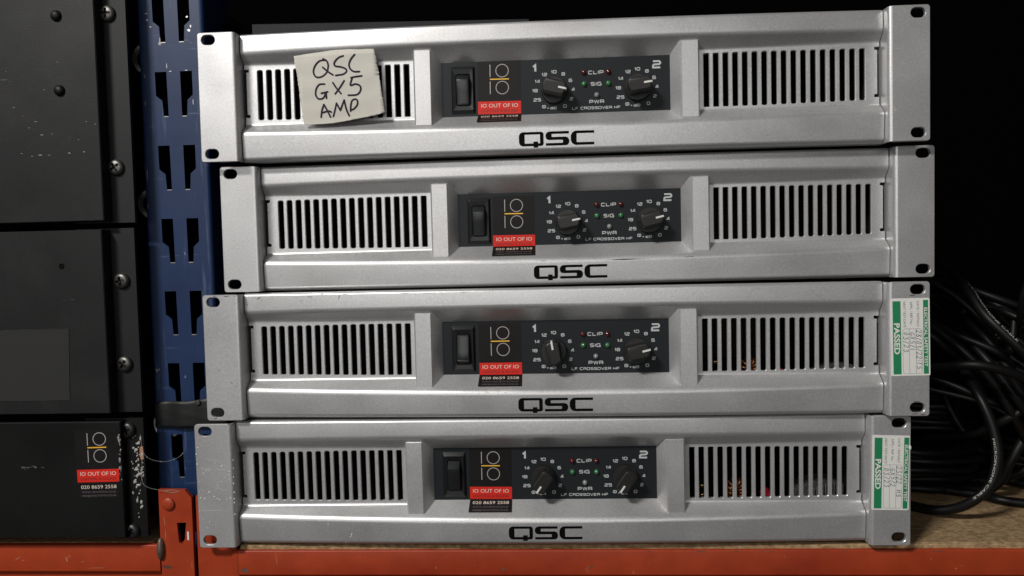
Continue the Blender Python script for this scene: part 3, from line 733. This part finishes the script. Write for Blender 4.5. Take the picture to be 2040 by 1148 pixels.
def b_logo():
    p = Print(lambda a, b, l: (a, lo_front(a, b) - .07 - l, b)); k = 49.8 / 1610
    def T(L, ox): return [((ox + x) * k - 24.9, 5.0 + y * k) for x, y in L]
    def arc(cx, cy, r, a0, a1, n=6, ry=None): ry = ry or r; return [(cx + r * math.cos(math.radians(a0 + (a1 - a0) * i / n)), cy + ry * math.sin(math.radians(a0 + (a1 - a0) * i / n))) for i in range(n + 1)]
    Q = arc(470, 250, 60, 90, 0, 5, 50) + arc(470, 50, 60, 0, -90, 5, 50) + arc(90, 100, 90, -90, -180, 6, 100) + arc(90, 200, 90, 180, 90, 6, 100)
    Qh = [(125, 245), (452, 245), (452, 58), (125, 58)]
    p.poly([T(Q, 0), T(Qh, 0)]); p.poly([T([(312, 96), (412, 96), (412, -32), (312, -32)], 0)])
    S = [(500, 300), (90, 300), (50, 290), (15, 262), (0, 225), (0, 185), (20, 140), (70, 118), (360, 118), (370, 108), (370, 65), (355, 55), (5, 55), (5, 0), (430, 0), (465, 8), (492, 35), (505, 70), (505, 115), (480, 165), (430, 183), (140, 183), (130, 190), (130, 237), (140, 245), (500, 245)]
    C = [(500, 300), (110, 300), (65, 288), (25, 255), (0, 200), (0, 100), (25, 45), (65, 12), (110, 0), (500, 0), (500, 58), (135, 58), (125, 66), (125, 237), (135, 245), (500, 245)]
    p.poly([T(S, 572)]); p.poly([T(C, 1110)])
    return p.out('logo', 'black_print', None)
SL = Vector((5.2 - 4.0 - 14.95, 20.9 - 2.3 - 28.7)); SL.normalize()
def sticker_map(u0, ztop, tilt=0.0):
    zb = 28.75
    brk = ztop - zb
    def fn(a, b, l):
        if b <= brk: return (u0 + a + tilt * b, 14.5 - .12 - l, ztop - b + tilt * a)
        d = b - brk; nx, nz = SL.y, -SL.x   # outward (towards viewer and up)
        return (u0 + a + tilt * b + (b - brk) * (-.03 if a < 15 else .012), 14.4 + SL.x * d + (.16 + l) * nx, zb + SL.y * d + (.16 + l) * nz)
    return fn, brk

def test_sticker(amp, corners, dates, scuffed):
    TL, TR, BR, BL = [Vector(c) for c in corners]
    def fn(a, b, l): # a: 0..50 down, b: 0..25 to the right
        s = b / 25.0; t = a / 50.0
        p = (TL * (1 - s) + TR * s) * (1 - t) + (BL * (1 - s) + BR * s) * t
        return (p.x, -.14 - l, p.y)
    lp = rrect(25, 12.5, 50, 25, .9, 4)
    if scuffed: lp = [q for q in lp if not (q[0] < 12 and q[1] > 24.5)] + []
    P = Print(fn); P.poly([lp])
    root = P.out('test_sticker', 'label_white', amp); root['label'] = 'white and green electrical safety test sticker'
    def sub(name, m, fill, lift=.03):
        p = Print(lambda a, b, l: fn(a, b, l + lift)); fill(p); return p.out(name, m, root)
    sub('green_band', 'label_green', lambda p: p.poly([[(1.3, 20.9), (49, 20.9), (49, 24.1), (1.3, 24.1)]]))
    sub('green_band', 'label_green', lambda p: p.poly([[(1.8, 1.7), (49, 1.7), (49, 6.8), (1.8, 6.8)]]))
    def whites(p):
        p.text('ELECTRICAL SAFETY TEST', 25.2, 21.5, 2.0, width=38, bold=.02); p.text('PASSED', 26, 2.5, 3.5, width=20, bold=.03)
    sub('band_lettering', 'label_white', whites, .09)
    def blacks(p):
        p.text('DATE / INITIALS', 2.0, 16.9, 1.5, 'L', width=16); p.text('APPL / REF No.', 2.2, 12.7, 1.5, 'L', width=15); p.text('NEXT TEST DATE', 2.2, 8.4, 1.5, 'L', width=16.6)
    sub('form_lettering', 'label_print', blacks)
    def grid(p):
        p.stroke(rrect(34.2, 14, 29, 12.2, 1.6, 4), .16, True); p.stroke([(19.8, 12), (48.6, 12)], .16); p.stroke([(19.8, 16.2), (48.6, 16.2)], .16)
        p.stroke([(40.5, 16.2), (40.5, 20)], .16)
    sub('form_grid', 'label_print', grid)
    def pen(p):
        hand_text(p, dates[0], 20.6, 16.4, 3.2, .3, .80); hand_text(p, dates[1], 41.2 if len(dates[0]) > 6 else 36.5, 16.6, 3.1, .3, .85)
        hand_text(p, dates[2], 22.0, 12.5, 3.1, .3, .88); hand_text(p, dates[3], 21.8, 8.4, 3.0, .3, .98)
    sub('handwriting', 'pen', pen, .06)
    if scuffed:
        V, F = sphere_pts((239.3, -.3, 66.0), .9, .4, 1.7, 8, 5); o = obj('scuff', V, F, 'speck', root, smooth=60)
    return root

def make_amp(i, pos, ang, ptr, state, st_u, st_top, label):
    amp = empty('amplifier'); tag(amp, label, 'amplifier', 'silver amplifiers in the stack')
    amp.matrix_world = Matrix.Translation(Vector(pos) * MM) @ rot(*[math.radians(a) for a in ang]).to_4x4()
    part('chassis', 'chassis', b_chassis, amp)
    part('up', 'upper_rail', b_rail(UPf, 'upper_rail'), amp); lo = part('lo', 'lower_rail', b_rail(LOf, 'lower_rail'), amp)
    lg = part('logo', 'logo', b_logo, lo)
    for s in (-1, 1):
        part(('ear', s), 'rack_ear', b_ear(s), amp); part(('vent', s), 'vent_grille', b_vent(s), amp); part(('post', s), 'post', b_post(s), amp)
    cp = part('panel', 'control_panel', b_panel, amp)
    part('print', 'printed_scale', b_print, cp)
    for (x, z, m) in ((19.3, 55.3, 'led_red'), (35.9, 55.2, 'led_red'), (19.4, 47.6, 'led_green'), (35.9, 47.5, 'led_green'), (27.9, 40.0, 'led_clear')):
        o = part(m, 'indicator_light', b_led(m), cp); o.location = Vector((x, 14.4, z)) * MM
    sw = part('bezel', 'power_switch', b_bezel, amp); part(('rock', state), 'rocker', b_rocker(state), sw)
    for (x, a) in ((-.75, ptr[0]), (55.4, ptr[1])):
        k = part('knob', 'knob', b_knob, amp); k.location = Vector((x, 14.5, 43.9)) * MM; k.rotation_euler = (0, math.radians(a), 0)
        part('pointer', 'pointer', b_pointer, k)
    fn, brk = sticker_map(st_u, st_top, (-.010, -.006, .004, -.008)[i]); rental_sticker(fn, amp, brk, 46.8)
    return amp
A = [
 make_amp(0, (2.5, .47, 266.5), (-.437, .045, .244), (104, 82), 'up', -52.4, 65.5, 'top silver rack amplifier, the one under the paper note'),
 make_amp(1, (10.23, 10.12, 177.93), (-.098, -.035, .248), (80, 77), 'up', -52.9, 63.2, 'second silver rack amplifier from the top, set back with a dark scuff near its logo'),
 make_amp(2, (-1.89, -2.97, 89.66), (.039, .061, -.946), (-9, 77), 'down', -52.1, 63.6, 'third silver rack amplifier from the top, chipped top edge and green test sticker'),
 make_amp(3, (-10.5, 0, 1.45), (.516, -.097, 0), (215, 214), 'up', -51.9, 64.9, 'bottom silver rack amplifier standing on the shelf, left ear speckled white'),
]
test_sticker(A[2], [(215.0, 76.7), (239.6, 76.8), (240.3, 27.0), (215.9, 26.7)], ('28/03/22', 'TS', 'GX5/1', '03/23'), False)
test_sticker(A[3], [(215.2, 74.8), (239.8, 73.9), (238.6, 24.4), (214.6, 24.8)], ('23/22', 'HS', 'GX5/2', '03/23'), True)

# inner components seen through the right-hand vents
def internals(amp, k):
    mb = MB()
    for zz in (27.0, 33.5):
        for q in range(2):
            P = [(109.5 + 1.1 * q * (zz > 30), 27 + 0 * q, zz - 1.6), (109.5 + 1.6 * q, 26, zz), (112.5 + 1.6 * q, 26, zz), (112.5 + 1.6 * q, 28, zz - 1.6)]
            v, f = tube(catmull(P, 4), .5, 6); mb.add(v, f)
    mb.out('terminal', 'brass', amp, smooth=60)
    mb = MB()
    for t in range(16):
        a = t / 16 * 2 * math.pi; c = (137.0 + 4.2 * math.cos(a), 38 + 3 * math.sin(a), 24.5 + 6.5 * math.sin(a))
        P = [Vector(c) + Vector((3.0 * math.cos(a) * math.cos(g), 3.2 * math.sin(g), 3.0 * math.sin(a) * math.cos(g))) for g in [h * math.pi / 4 for h in range(9)]]
        v, f = tube(P, .7, 6); mb.add(v, f)
    mb.out('copper_coil', 'copper', amp, smooth=60)
    v, f = lathe_y(158.5, 22, [(3.8, 44), (4.0, 43), (4.0, 30), (3.6, 29)], 16); obj('red_capacitor', v, f, 'redpart', amp, smooth=40)
    mb = MB()
    for t in range(16): mb.box(180 + t * 2.2, 180.9 + t * 2.2, 30 + .6 * t, 60, 4, 18 + 10 * math.sin(.35 + t * .13) + (3 if k == 3 else 0))
    mb.out('heat_sink', 'sink', amp)
internals(A[2], 2); internals(A[3], 3)

# marks on single amplifiers
def surf(pf, u, zq, off=.06):
    best = None; prof = pf(u)
    for a, b in zip(prof[:-1], prof[1:]):
        if min(a[1], b[1]) - 1e-6 <= zq <= max(a[1], b[1]) + 1e-6 and abs(a[1] - b[1]) > 1e-6:
            t = (zq - a[1]) / (b[1] - a[1]); y = a[0] + (b[0] - a[0]) * t
            if best is None or y < best: best = y
    return (6 if best is None else best) - off
mb = MB(); n = 24; V = []
for k in range(n + 1):
    t = k / n; u_ = 24 + 31 * t; h = .75 * math.sin(math.pi * t) ** 1.3 * (.7 + .5 * math.sin(t * 5)) + .04
    for q in range(4): zz = 17.0 + .25 * t + h * (q / 3 - .5); V.append((u_, surf(LOf, u_, zz), zz))
mb.add(V, [(k * 4 + q, k * 4 + 4 + q, k * 4 + 5 + q, k * 4 + 1 + q) for k in range(n) for q in range(3)])
for (ua, ub, za, zb) in ((77, 83, 17.6, 17.8), (-20, -17, 17.2, 17.3)):
    mb.add([(ua, surf(LOf, ua, za), za), (ub, surf(LOf, ub, zb), zb), (ub, surf(LOf, ub, zb + .3), zb + .3), (ua, surf(LOf, ua, za + .2), za + .2)], [(0, 1, 2, 3)])
mb.out('scuff_mark', 'chip', A[1], recalc=False)
mb = MB(); rg = random.Random(11)
def chip(mb, u_, z, l, w, a, prof, y=None):
    P = [(-l / 2, -w * .3), (l * .1, -w / 2), (l / 2, 0), (l * .15, w / 2), (-l * .4, w * .4)]
    Q = [(u_ + p * math.cos(a) - q * math.sin(a), z + p * math.sin(a) + q * math.cos(a)) for p, q in P]
    mb.add([(p, (surf(prof, p, q) if y is None else y), q) for p, q in Q], [tuple(range(5))])
for (u_, z, l, w, a) in ((-203, 84.3, 3.2, .7, .5), (-168, 85.2, 4.2, .5, -.7), (-165.5, 84.4, 2.2, .4, -.8), (-146, 84.2, 3.4, .5, 1.2), (-142, 86.0, 4.5, .4, 0), (-158, 86.2, 3, .4, .1), (-100, 85.9, 7, .3, 0), (-84, 85.8, 9, .25, 0), (-60, 85.9, 6, .25, 0), (-173, 82, .7, .5, 0), (-211.5, 80, .8, .8, 0)): chip(mb, u_, z, l, w, a, UPf)
for (u_, z, l, w, a) in ((-223, 86.3, 4, .6, 0), (-231, 86.5, 3, .5, 0), (-216.8, 86.2, 1.6, .5, .2), (-230.5, 35.5, 2.6, .3, -.7), (-221.5, 26.5, 2.8, .35, -.8), (-218.8, 24.4, 1.2, .4, 0), (-234, 2.2, 3, .7, .3)): chip(mb, u_, z, l, w, a, UPf, -.05)
mb.out('paint_chips', 'chip', A[2], recalc=False)['kind'] = 'stuff'
mb = MB()
for (u_, z) in ((232, 9.9), (231, 2.0), (236, 1.6), (229, 78.4)): chip(mb, u_, z, 4.0, .6, 0.05, UPf, -.05)
mb.out('paint_chips', 'chip', A[2], recalc=False)['kind'] = 'stuff'
def residue(amp, u0, u1, seed, z0=18.0, z1=20.2):
    mb = MB(); r = random.Random(seed)
    for k in range(16):
        u_ = r.uniform(u0, u1); z = r.uniform(z0, z1); l = r.uniform(1, 3.2); h = r.uniform(.2, .5)
        P = [(u_ - l / 2, z), (u_, z - h / 2), (u_ + l / 2, z + .1), (u_, z + h / 2)]
        mb.add([(p, surf(LOf, p, q, .05 + .002 * k), q) for p, q in P], [(0, 1, 2, 3)])
    mb.out('sticker_residue', 'residue', amp, recalc=False)['kind'] = 'stuff'
residue(A[2], -47, -29, 1); residue(A[3], -52, -26, 2, 19.0, 21.5)
SP = [(-238.1, 71.1), (-239.0, 59.6), (-239.4, 66.6), (-226.5, 60.2), (-221.8, 58.2), (-234.9, 53.2), (-230.8, 55.5), (-232.8, 55.0), (-223.3, 52.9), (-219.6, 50.2), (-216.8, 54.3), (-217.0, 51.8), (-216.6, 49.3), (-237.8, 47.3), (-238.3, 40.4), (-231.5, 39.9), (-226.0, 35.3), (-224.4, 34.6), (-219.1, 34.8), (-237.8, 35.9), (-234.8, 35.4), (-232.1, 18.9), (-234.0, 14.8), (-225.2, 44.4), (-219.8, 41.3), (-222.5, 47.4), (-216.8, 35.7), (-238.8, 26.8), (-228.1, 36.8)]
mb = MB(); rg = random.Random(5)
for (u_, z) in SP:
    s = rg.uniform(.3, .62); v, f = sphere_pts((u_, 0, z), s, .28, s * rg.uniform(.6, 1.1), 8, 5); mb.add(v, f)
for z in (57, 49.3, 45, 39.2, 35.7, 31.2, 23.4, 61): v, f = sphere_pts((-214.25, rg.uniform(.7, 1.6), z + rg.uniform(-1, 1)), .4, .5, .6, 8, 5); mb.add(v, f)
for (u_, z, l, a) in ((-233, 56.4, 7, -.05), (-222, 55.6, 6, -.1), (-229, 62.5, 9, -.2), (-224, 42.2, 6, -.3), (-230, 27.1, 16, .02), (-236, 41.5, 4, -.2)):
    c, s = math.cos(a) * l / 2, math.sin(a) * l / 2; mb.add([(u_ - c, -.05, z - s), (u_ + c, -.05, z + s), (u_ + c, -.05, z + s + .14), (u_ - c, -.05, z - s + .12)], [(0, 1, 2, 3)])
mb.out('white_specks', 'speck', A[3], smooth=60)['kind'] = 'stuff'
mb = MB()
for (u_, z) in ((-134, 8.0), (-134.6, 6.8), (-133.6, 8.8), (-150, 15.8), (-138, 2.6)): v, f = sphere_pts((u_, surf(LOf, u_, z, 0), z), .35, .15, .6, 6, 4); mb.add(v, f)
mb.out('white_specks', 'speck', A[3], smooth=60)['kind'] = 'stuff'
lp = [(217.0, 23.5), (219.2, 20.2), (217.2, 20.2)]
obj('paint_chips', [(p, -.05, q) for p, q in lp], [(0, 1, 2)], 'residue', A[0], recalc=False)

# ------------------------------------------------------------------ handwritten paper note on the top amplifier
OUT = [(-175.8, 70.7), (-170.1, 71.6), (-156.5, 73.1), (-147.5, 74.0), (-140.3, 74.9), (-134.9, 75.9), (-132.3, 75.1), (-129.6, 74.4), (-121.6, 74.2), (-120.6, 72.2), (-119.8, 68.2), (-119.2, 65.2), (-119.6, 63.4), (-118.3, 60.3), (-117.7, 54.2), (-116.6, 46.3), (-116.1, 41.0), (-115.3, 35.7), (-114.9, 30.9), (-122.1, 29.1), (-131.1, 27.7), (-140.1, 26.2), (-149.1, 25.0), (-158.1, 24.6), (-164.4, 24.5), (-168.5, 24.3), (-170.2, 24.9), (-170.8, 28.8), (-171.5, 35.0), (-172.2, 41.1), (-172.8, 50.0), (-173.5, 54.4), (-173.9, 57.9), (-174.8, 64.1)]
rg = random.Random(21); O2 = []
for k, p in enumerate(OUT):
    q = OUT[(k + 1) % len(OUT)]; torn = (9 <= k <= 17) or k >= 26
    m = 7 if torn else 3
    for j in range(m):
        t = j / m; d = rg.uniform(-.28, .28) if (torn and j) else 0
        O2.append((p[0] + (q[0] - p[0]) * t + d, p[1] + (q[1] - p[1]) * t))
def paper_y(u_, z):
    y = 4.3 - .35 * math.sin((u_ + 175) / 60 * math.pi) - .4 * math.sin((z - 24) / 50 * math.pi)
    if z > 69.8 + (u_ + 175) * .02: y += (z - 69.8 - (u_ + 175) * .02) * .36        # fold along the top
    y += .16 * math.sin(u_ * .48 + z * .11) + .12 * math.sin(z * .37 - u_ * .07) + .22 * abs(math.sin((u_ + .5 * z) * .055))
    if u_ > -122: y -= ((u_ + 122) / 7) ** 2 * .5 * (.4 + max(0, (60 - z) / 40)) 
    if z < 30: y -= ((30 - z) / 6) ** 2 * .4
    return y
import bmesh
def paper_mesh():
    bm = bmesh.new()
    flat, T = tess([O2]); vs = [bm.verts.new((p[0], 0, p[1])) for p in flat]
    [bm.faces.new([vs[i] for i in t]) for t in T]
    for ax, rng in ((0, range(-174, -114, 4)), (2, range(26, 76, 3))):
        for c in rng:
            co = [0, 0, 0]; no = [0, 0, 0]; co[ax] = c; no[ax] = 1
            bmesh.ops.bisect_plane(bm, geom=bm.verts[:] + bm.edges[:] + bm.faces[:], plane_co=co, plane_no=no)
    bmesh.ops.triangulate(bm, faces=bm.faces)
    V = [(v.co.x, paper_y(v.co.x, v.co.z), v.co.z) for v in bm.verts]; bm.verts.index_update()
    F = [tuple(v.index for v in f.verts) for f in bm.faces]; bm.free(); return V, F
note = empty('paper_note'); note.matrix_world = A[0].matrix_world.copy()
tag(note, 'torn cream paper note with black handwriting stuck over the top amplifier\'s left vent', 'note')
V, F = paper_mesh(); o = obj('paper_sheet', V, F, 'paper', note, smooth=60)
sm = o.modifiers.new('thickness', 'SOLIDIFY'); sm.thickness = .00012
INK = [[(-154.0, 67.0), (-158.1, 66.6), (-161.3, 63.2), (-162.4, 59.3), (-160.7, 56.1), (-157.1, 56.0), (-153.4, 58.9), (-152.2, 63.3), (-153.1, 66.4), (-155.6, 68.0)], [(-156.0, 62.4), (-152.5, 59.3), (-149.1, 57.0)], [(-141.8, 69.5), (-145.0, 68.3), (-147.8, 65.3), (-147.4, 62.9), (-143.4, 62.1), (-140.3, 60.7), (-139.9, 58.9), (-142.2, 57.2), (-147.2, 56.5)], [(-134.0, 70.1), (-136.6, 67.1), (-138.0, 63.6), (-137.2, 60.6), (-134.6, 58.7), (-131.0, 58.6)], [(-155.0, 51.1), (-158.6, 50.8), (-160.9, 47.8), (-161.3, 43.9), (-159.4, 41.4), (-156.2, 41.9), (-154.3, 45.4)], [(-157.4, 45.0), (-153.1, 45.9)], [(-154.3, 45.5), (-154.0, 41.6)], [(-149.3, 51.8), (-147.0, 48.2), (-144.0, 44.4)], [(-141.5, 52.8), (-144.8, 48.1), (-148.0, 44.3)], [(-129.5, 55.7), (-133.8, 55.2), (-136.9, 54.7)], [(-136.0, 54.7), (-137.4, 49.8), (-133.9, 50.4), (-130.9, 49.0), (-130.7, 45.9), (-133.3, 43.3), (-139.1, 43.1)], [(-155.9, 37.5), (-157.4, 33.6), (-158.2, 29.1)], [(-155.9, 37.5), (-153.8, 33.5), (-151.7, 29.0)], [(-157.1, 32.1), (-152.9, 33.0), (-151.1, 32.3)], [(-149.8, 29.4), (-148.3, 34.2), (-147.3, 38.1)], [(-147.3, 38.1), (-144.8, 33.2)], [(-144.8, 33.2), (-141.9, 40.0)], [(-141.9, 40.0), (-140.7, 33.9), (-138.9, 29.5)], [(-137.9, 32.5), (-137.5, 36.5), (-136.5, 39.5), (-134.2, 40.3), (-132.9, 39.0), (-133.3, 36.3), (-135.8, 33.8), (-137.6, 33.4)]]
p = Print(lambda a, b, l: (a, paper_y(a, b) - .22 - l, b))
for st in INK: p.ink(st, 1.15)
p.out('handwriting', 'marker', note)

# ------------------------------------------------------------------ flat grey case lying on the top amplifier
case = empty('flat_case', (-219.7, 50, 353)); tag(case, 'dark grey flat steel case lying behind the top edge of the top amplifier', 'case')
case.rotation_euler = (0, 0, math.radians(4.0))
o = MB().box(0, 205, 0, 190, 1.2, 21.4, .6).out('steel_shell', 'case', case)
o = MB().box(-24, -.4, -1.0, 188, 1.0, 22.2, .6).out('end_cap', 'backdrop', case)

# ------------------------------------------------------------------ black cables heaped on the right
CB = {
 'printed microphone cable slanting down in front of the heap': (3.6, [(319, 150, 192), (312.0, 110, 177.7), (308.0, 80, 166.5), (309.5, 60, 149.2), (317.7, 50, 135.5), (330.2, 45, 120.6), (345.7, 45, 101.8), (370, 60, 80)]),
 'black cable running parallel just below the printed microphone cable': (3.6, [(300, 190, 160), (317.4, 150, 153.3), (324.0, 120, 142.0), (329.4, 95, 128.5), (336.7, 85, 112.3), (343.0, 80, 95.8), (354.1, 80, 74.7), (370, 95, 40)]),
 'third slanting black cable below the printed one': (3.3, [(300, 170, 150), (312.6, 130, 140.6), (316.0, 105, 131.6), (320.1, 85, 118.3), (327.3, 75, 104.4), (344.3, 70, 76.9), (375, 80, 40)]),
 'black cable emerging beside the green test sticker, upper of two': (3.0, [(275, 140, 150), (291.6, 110, 139.5), (303.1, 95, 127.0), (312.8, 85, 114.6), (328.4, 80, 94.1), (346.9, 80, 61.4), (370, 100, 30)]),
 'black cable emerging beside the green test sticker, lower of two': (3.0, [(270, 130, 142), (286.7, 100, 132.6), (299.4, 95, 121.2), (315.3, 100, 108.5), (338.2, 110, 78.6), (350, 130, 40)]),
 'black cable arching nearly level across the middle of the heap': (3.4, [(278, 110, 100), (286.5, 70, 108.8), (296.3, 55, 112.8), (310.9, 50, 111.2), (338.6, 50, 100.3), (375, 60, 75)]),
 'large black cable loop curving down to the chipboard': (3.5, [(316, 110, 116), (306.6, 75, 100.9), (304.4, 60, 92.4), (306.0, 52, 82.3), (308.8, 46, 66.2), (309.0, 42, 49.3), (303.8, 40, 31.3), (294.7, 43, 18.5), (283.5, 52, 8.4), (268.2, 66, 4.2), (240, 110, 4.0)]),
 'thin black cable passing behind the large cable loop': (3.0, [(300, 125, 42), (321.2, 100, 50.6), (330.7, 90, 58.4), (339.5, 80, 68.0), (354.6, 75, 79.1), (380, 80, 90)]),
 'black cable dropping steeply at the right edge of the photo': (3.6, [(380, 95, 90), (364.2, 90, 62.7), (347.6, 90, 33.6), (342.5, 95, 15.3), (334, 104, 5.0), (315, 125, 4.0)]),
 'black cable low at the back of the heap': (3.4, [(390, 100, 45), (370.8, 100, 26.7), (354.0, 110, 12.5), (340, 125, 5.5), (300, 150, 4)]),
 'black cable lying flat on the chipboard at the right': (3.4, [(290, 120, 3.8), (326.3, 97, 3.8), (336.3, 84, 3.8), (353.3, 76, 3.8), (390, 74, 3.8)]),
 'short bright cable end hanging at the right edge': (2.4, [(352, 72, 200), (348.8, 70, 179.0), (346.0, 75, 160.3), (350.1, 85, 143.7), (362.9, 110, 122.2)]),
 'small black cable crossing behind the printed microphone cable': (2.6, [(325, 140, 150), (343.6, 110, 149.7), (348.0, 95, 145.6), (360.4, 85, 136.7), (385, 85, 120)]),
 'short black cable slanting under the printed microphone cable': (2.6, [(352, 95, 140), (347.1, 90, 121.8), (345.6, 95, 111.9), (347.8, 110, 90.5), (355, 130, 60)]),
}
def cable(label, r, P, text=None):
    C = catmull(P, 12); V, F = tube(C, r, 16)
    o = obj('cable', V, F, 'cable', smooth=70); tag(o, label, 'cable', 'black cables heaped on the shelf')
    if text:
        body, s0, ln, h, phi0 = text
        T, N, B = frames(C); S = [0]
        for a, b in zip(C[:-1], C[1:]): S.append(S[-1] + (b - a).length)
        def fn(a, b, l):
            s = max(0, min(S[-1] - .01, a)); i = 0
            while S[i + 1] < s: i += 1
            t = (s - S[i]) / (S[i + 1] - S[i]); P_ = C[i].lerp(C[i + 1], t)
            n = N[i].lerp(N[i + 1], t).normalized(); bb = B[i].lerp(B[i + 1], t).normalized()
            ph = phi0 - b / r
            return P_ + (n * math.cos(ph) + bb * math.sin(ph)) * (r + .06 + l)
        q = Print(fn); q.text(body, s0, -h / 2, h, 'L', width=ln); q.out('printed_text', 'cable_print', o)
    return o
for lab, (r, P) in CB.items():
    tx = None
    if lab.startswith('printed'): tx = ('ATM XA OFC MICROPHONE CABLE', 52, 78, 1.7, -.55)
    elif lab.startswith('large'): tx = ('MICROPHONE CABLE', 92, 48, 1.4, .85)
    cable(lab, r, P, tx)
rg = random.Random(44)
def loop_cable(label, cx, cy, cz, a, b, tilt, seed, turns=1.2):
    r = random.Random(seed); P = []
    for k in range(int(12 * turns)):
        t = k / 12 * 2 * math.pi + r.random() * .3; P.append((cx + a * math.cos(t) + r.uniform(-3, 3), cy + tilt * math.sin(t) + 2.2 * k / 12 + r.uniform(-4, 4), max(4, cz + b * math.sin(t) + r.uniform(-3, 3))))
    C = catmull(P, 8); V, F = tube(C, 3.3, 12); o = obj('cable', V, F, 'cable', smooth=70); tag(o, label, 'cable', 'black cables heaped on the shelf')
loop_cable('faint coiled cable deep in the shadow at the top of the heap', 385, 165, 80, 52, 62, 25, 1, 1.4)
loop_cable('faint coiled cable at the back right of the heap', 400, 150, 70, 62, 66, -20, 2, 1.5)
loop_cable('faint coiled cable behind the large loop near the chipboard', 345, 190, 55, 60, 52, 15, 3, 1.3)

def coil(label, cx, cy, rx, ry, n, seed, z0=4):
    r = random.Random(seed); P = []
    for k in range(int(n * 12)):
        t = k / 12 * 2 * math.pi; f = 1 + .10 * math.sin(k * .9 + seed); P.append((cx + rx * f * math.cos(t) + r.uniform(-2, 2), cy + ry * f * math.sin(t) + r.uniform(-2, 2), z0 + 5.4 * (k // 12) * .9 + r.uniform(0, 2)))
    V, F = tube(catmull(P, 6), 3.3, 10); o = obj('cable', V, F, 'cable', smooth=70); tag(o, label, 'cable', 'black cables heaped on the shelf')
coil('dark coil of cable lying flat behind the large cable loop', 300, 175, 62, 62, 7.5, 5)
coil('dark coil of cable lying flat at the far right behind the others', 415, 165, 52, 60, 9.5, 8)
coil('dark coil of cable stacked on the flat coil at the back', 335, 205, 60, 45, 7, 12, 40)

rg = random.Random(77)
for k in range(22):
    x0 = rg.uniform(282, 335); z0 = rg.uniform(80, 188); y0 = rg.uniform(105, 165); L = rg.uniform(70, 120); dz = rg.uniform(.55, 1.15)
    P = [(x0 + L * t, y0 - 38 * math.sin(math.pi * min(1, t * 1.1)) + rg.uniform(-5, 5), max(5, z0 - dz * L * (max(0, t) ** 1.25) + rg.uniform(-4, 4))) for t in (-.35, 0, .25, .5, .75, 1.0, 1.3)]
    C = catmull(P, 8); V, F = tube(C, rg.choice((2.2, 2.6, 3.0)), 10); o = obj('cable', V, F, 'cable', smooth=70)
    tag(o, 'thin black cable strand slanting through the dark heap at the right', 'cable', 'thin strands in the cable heap')
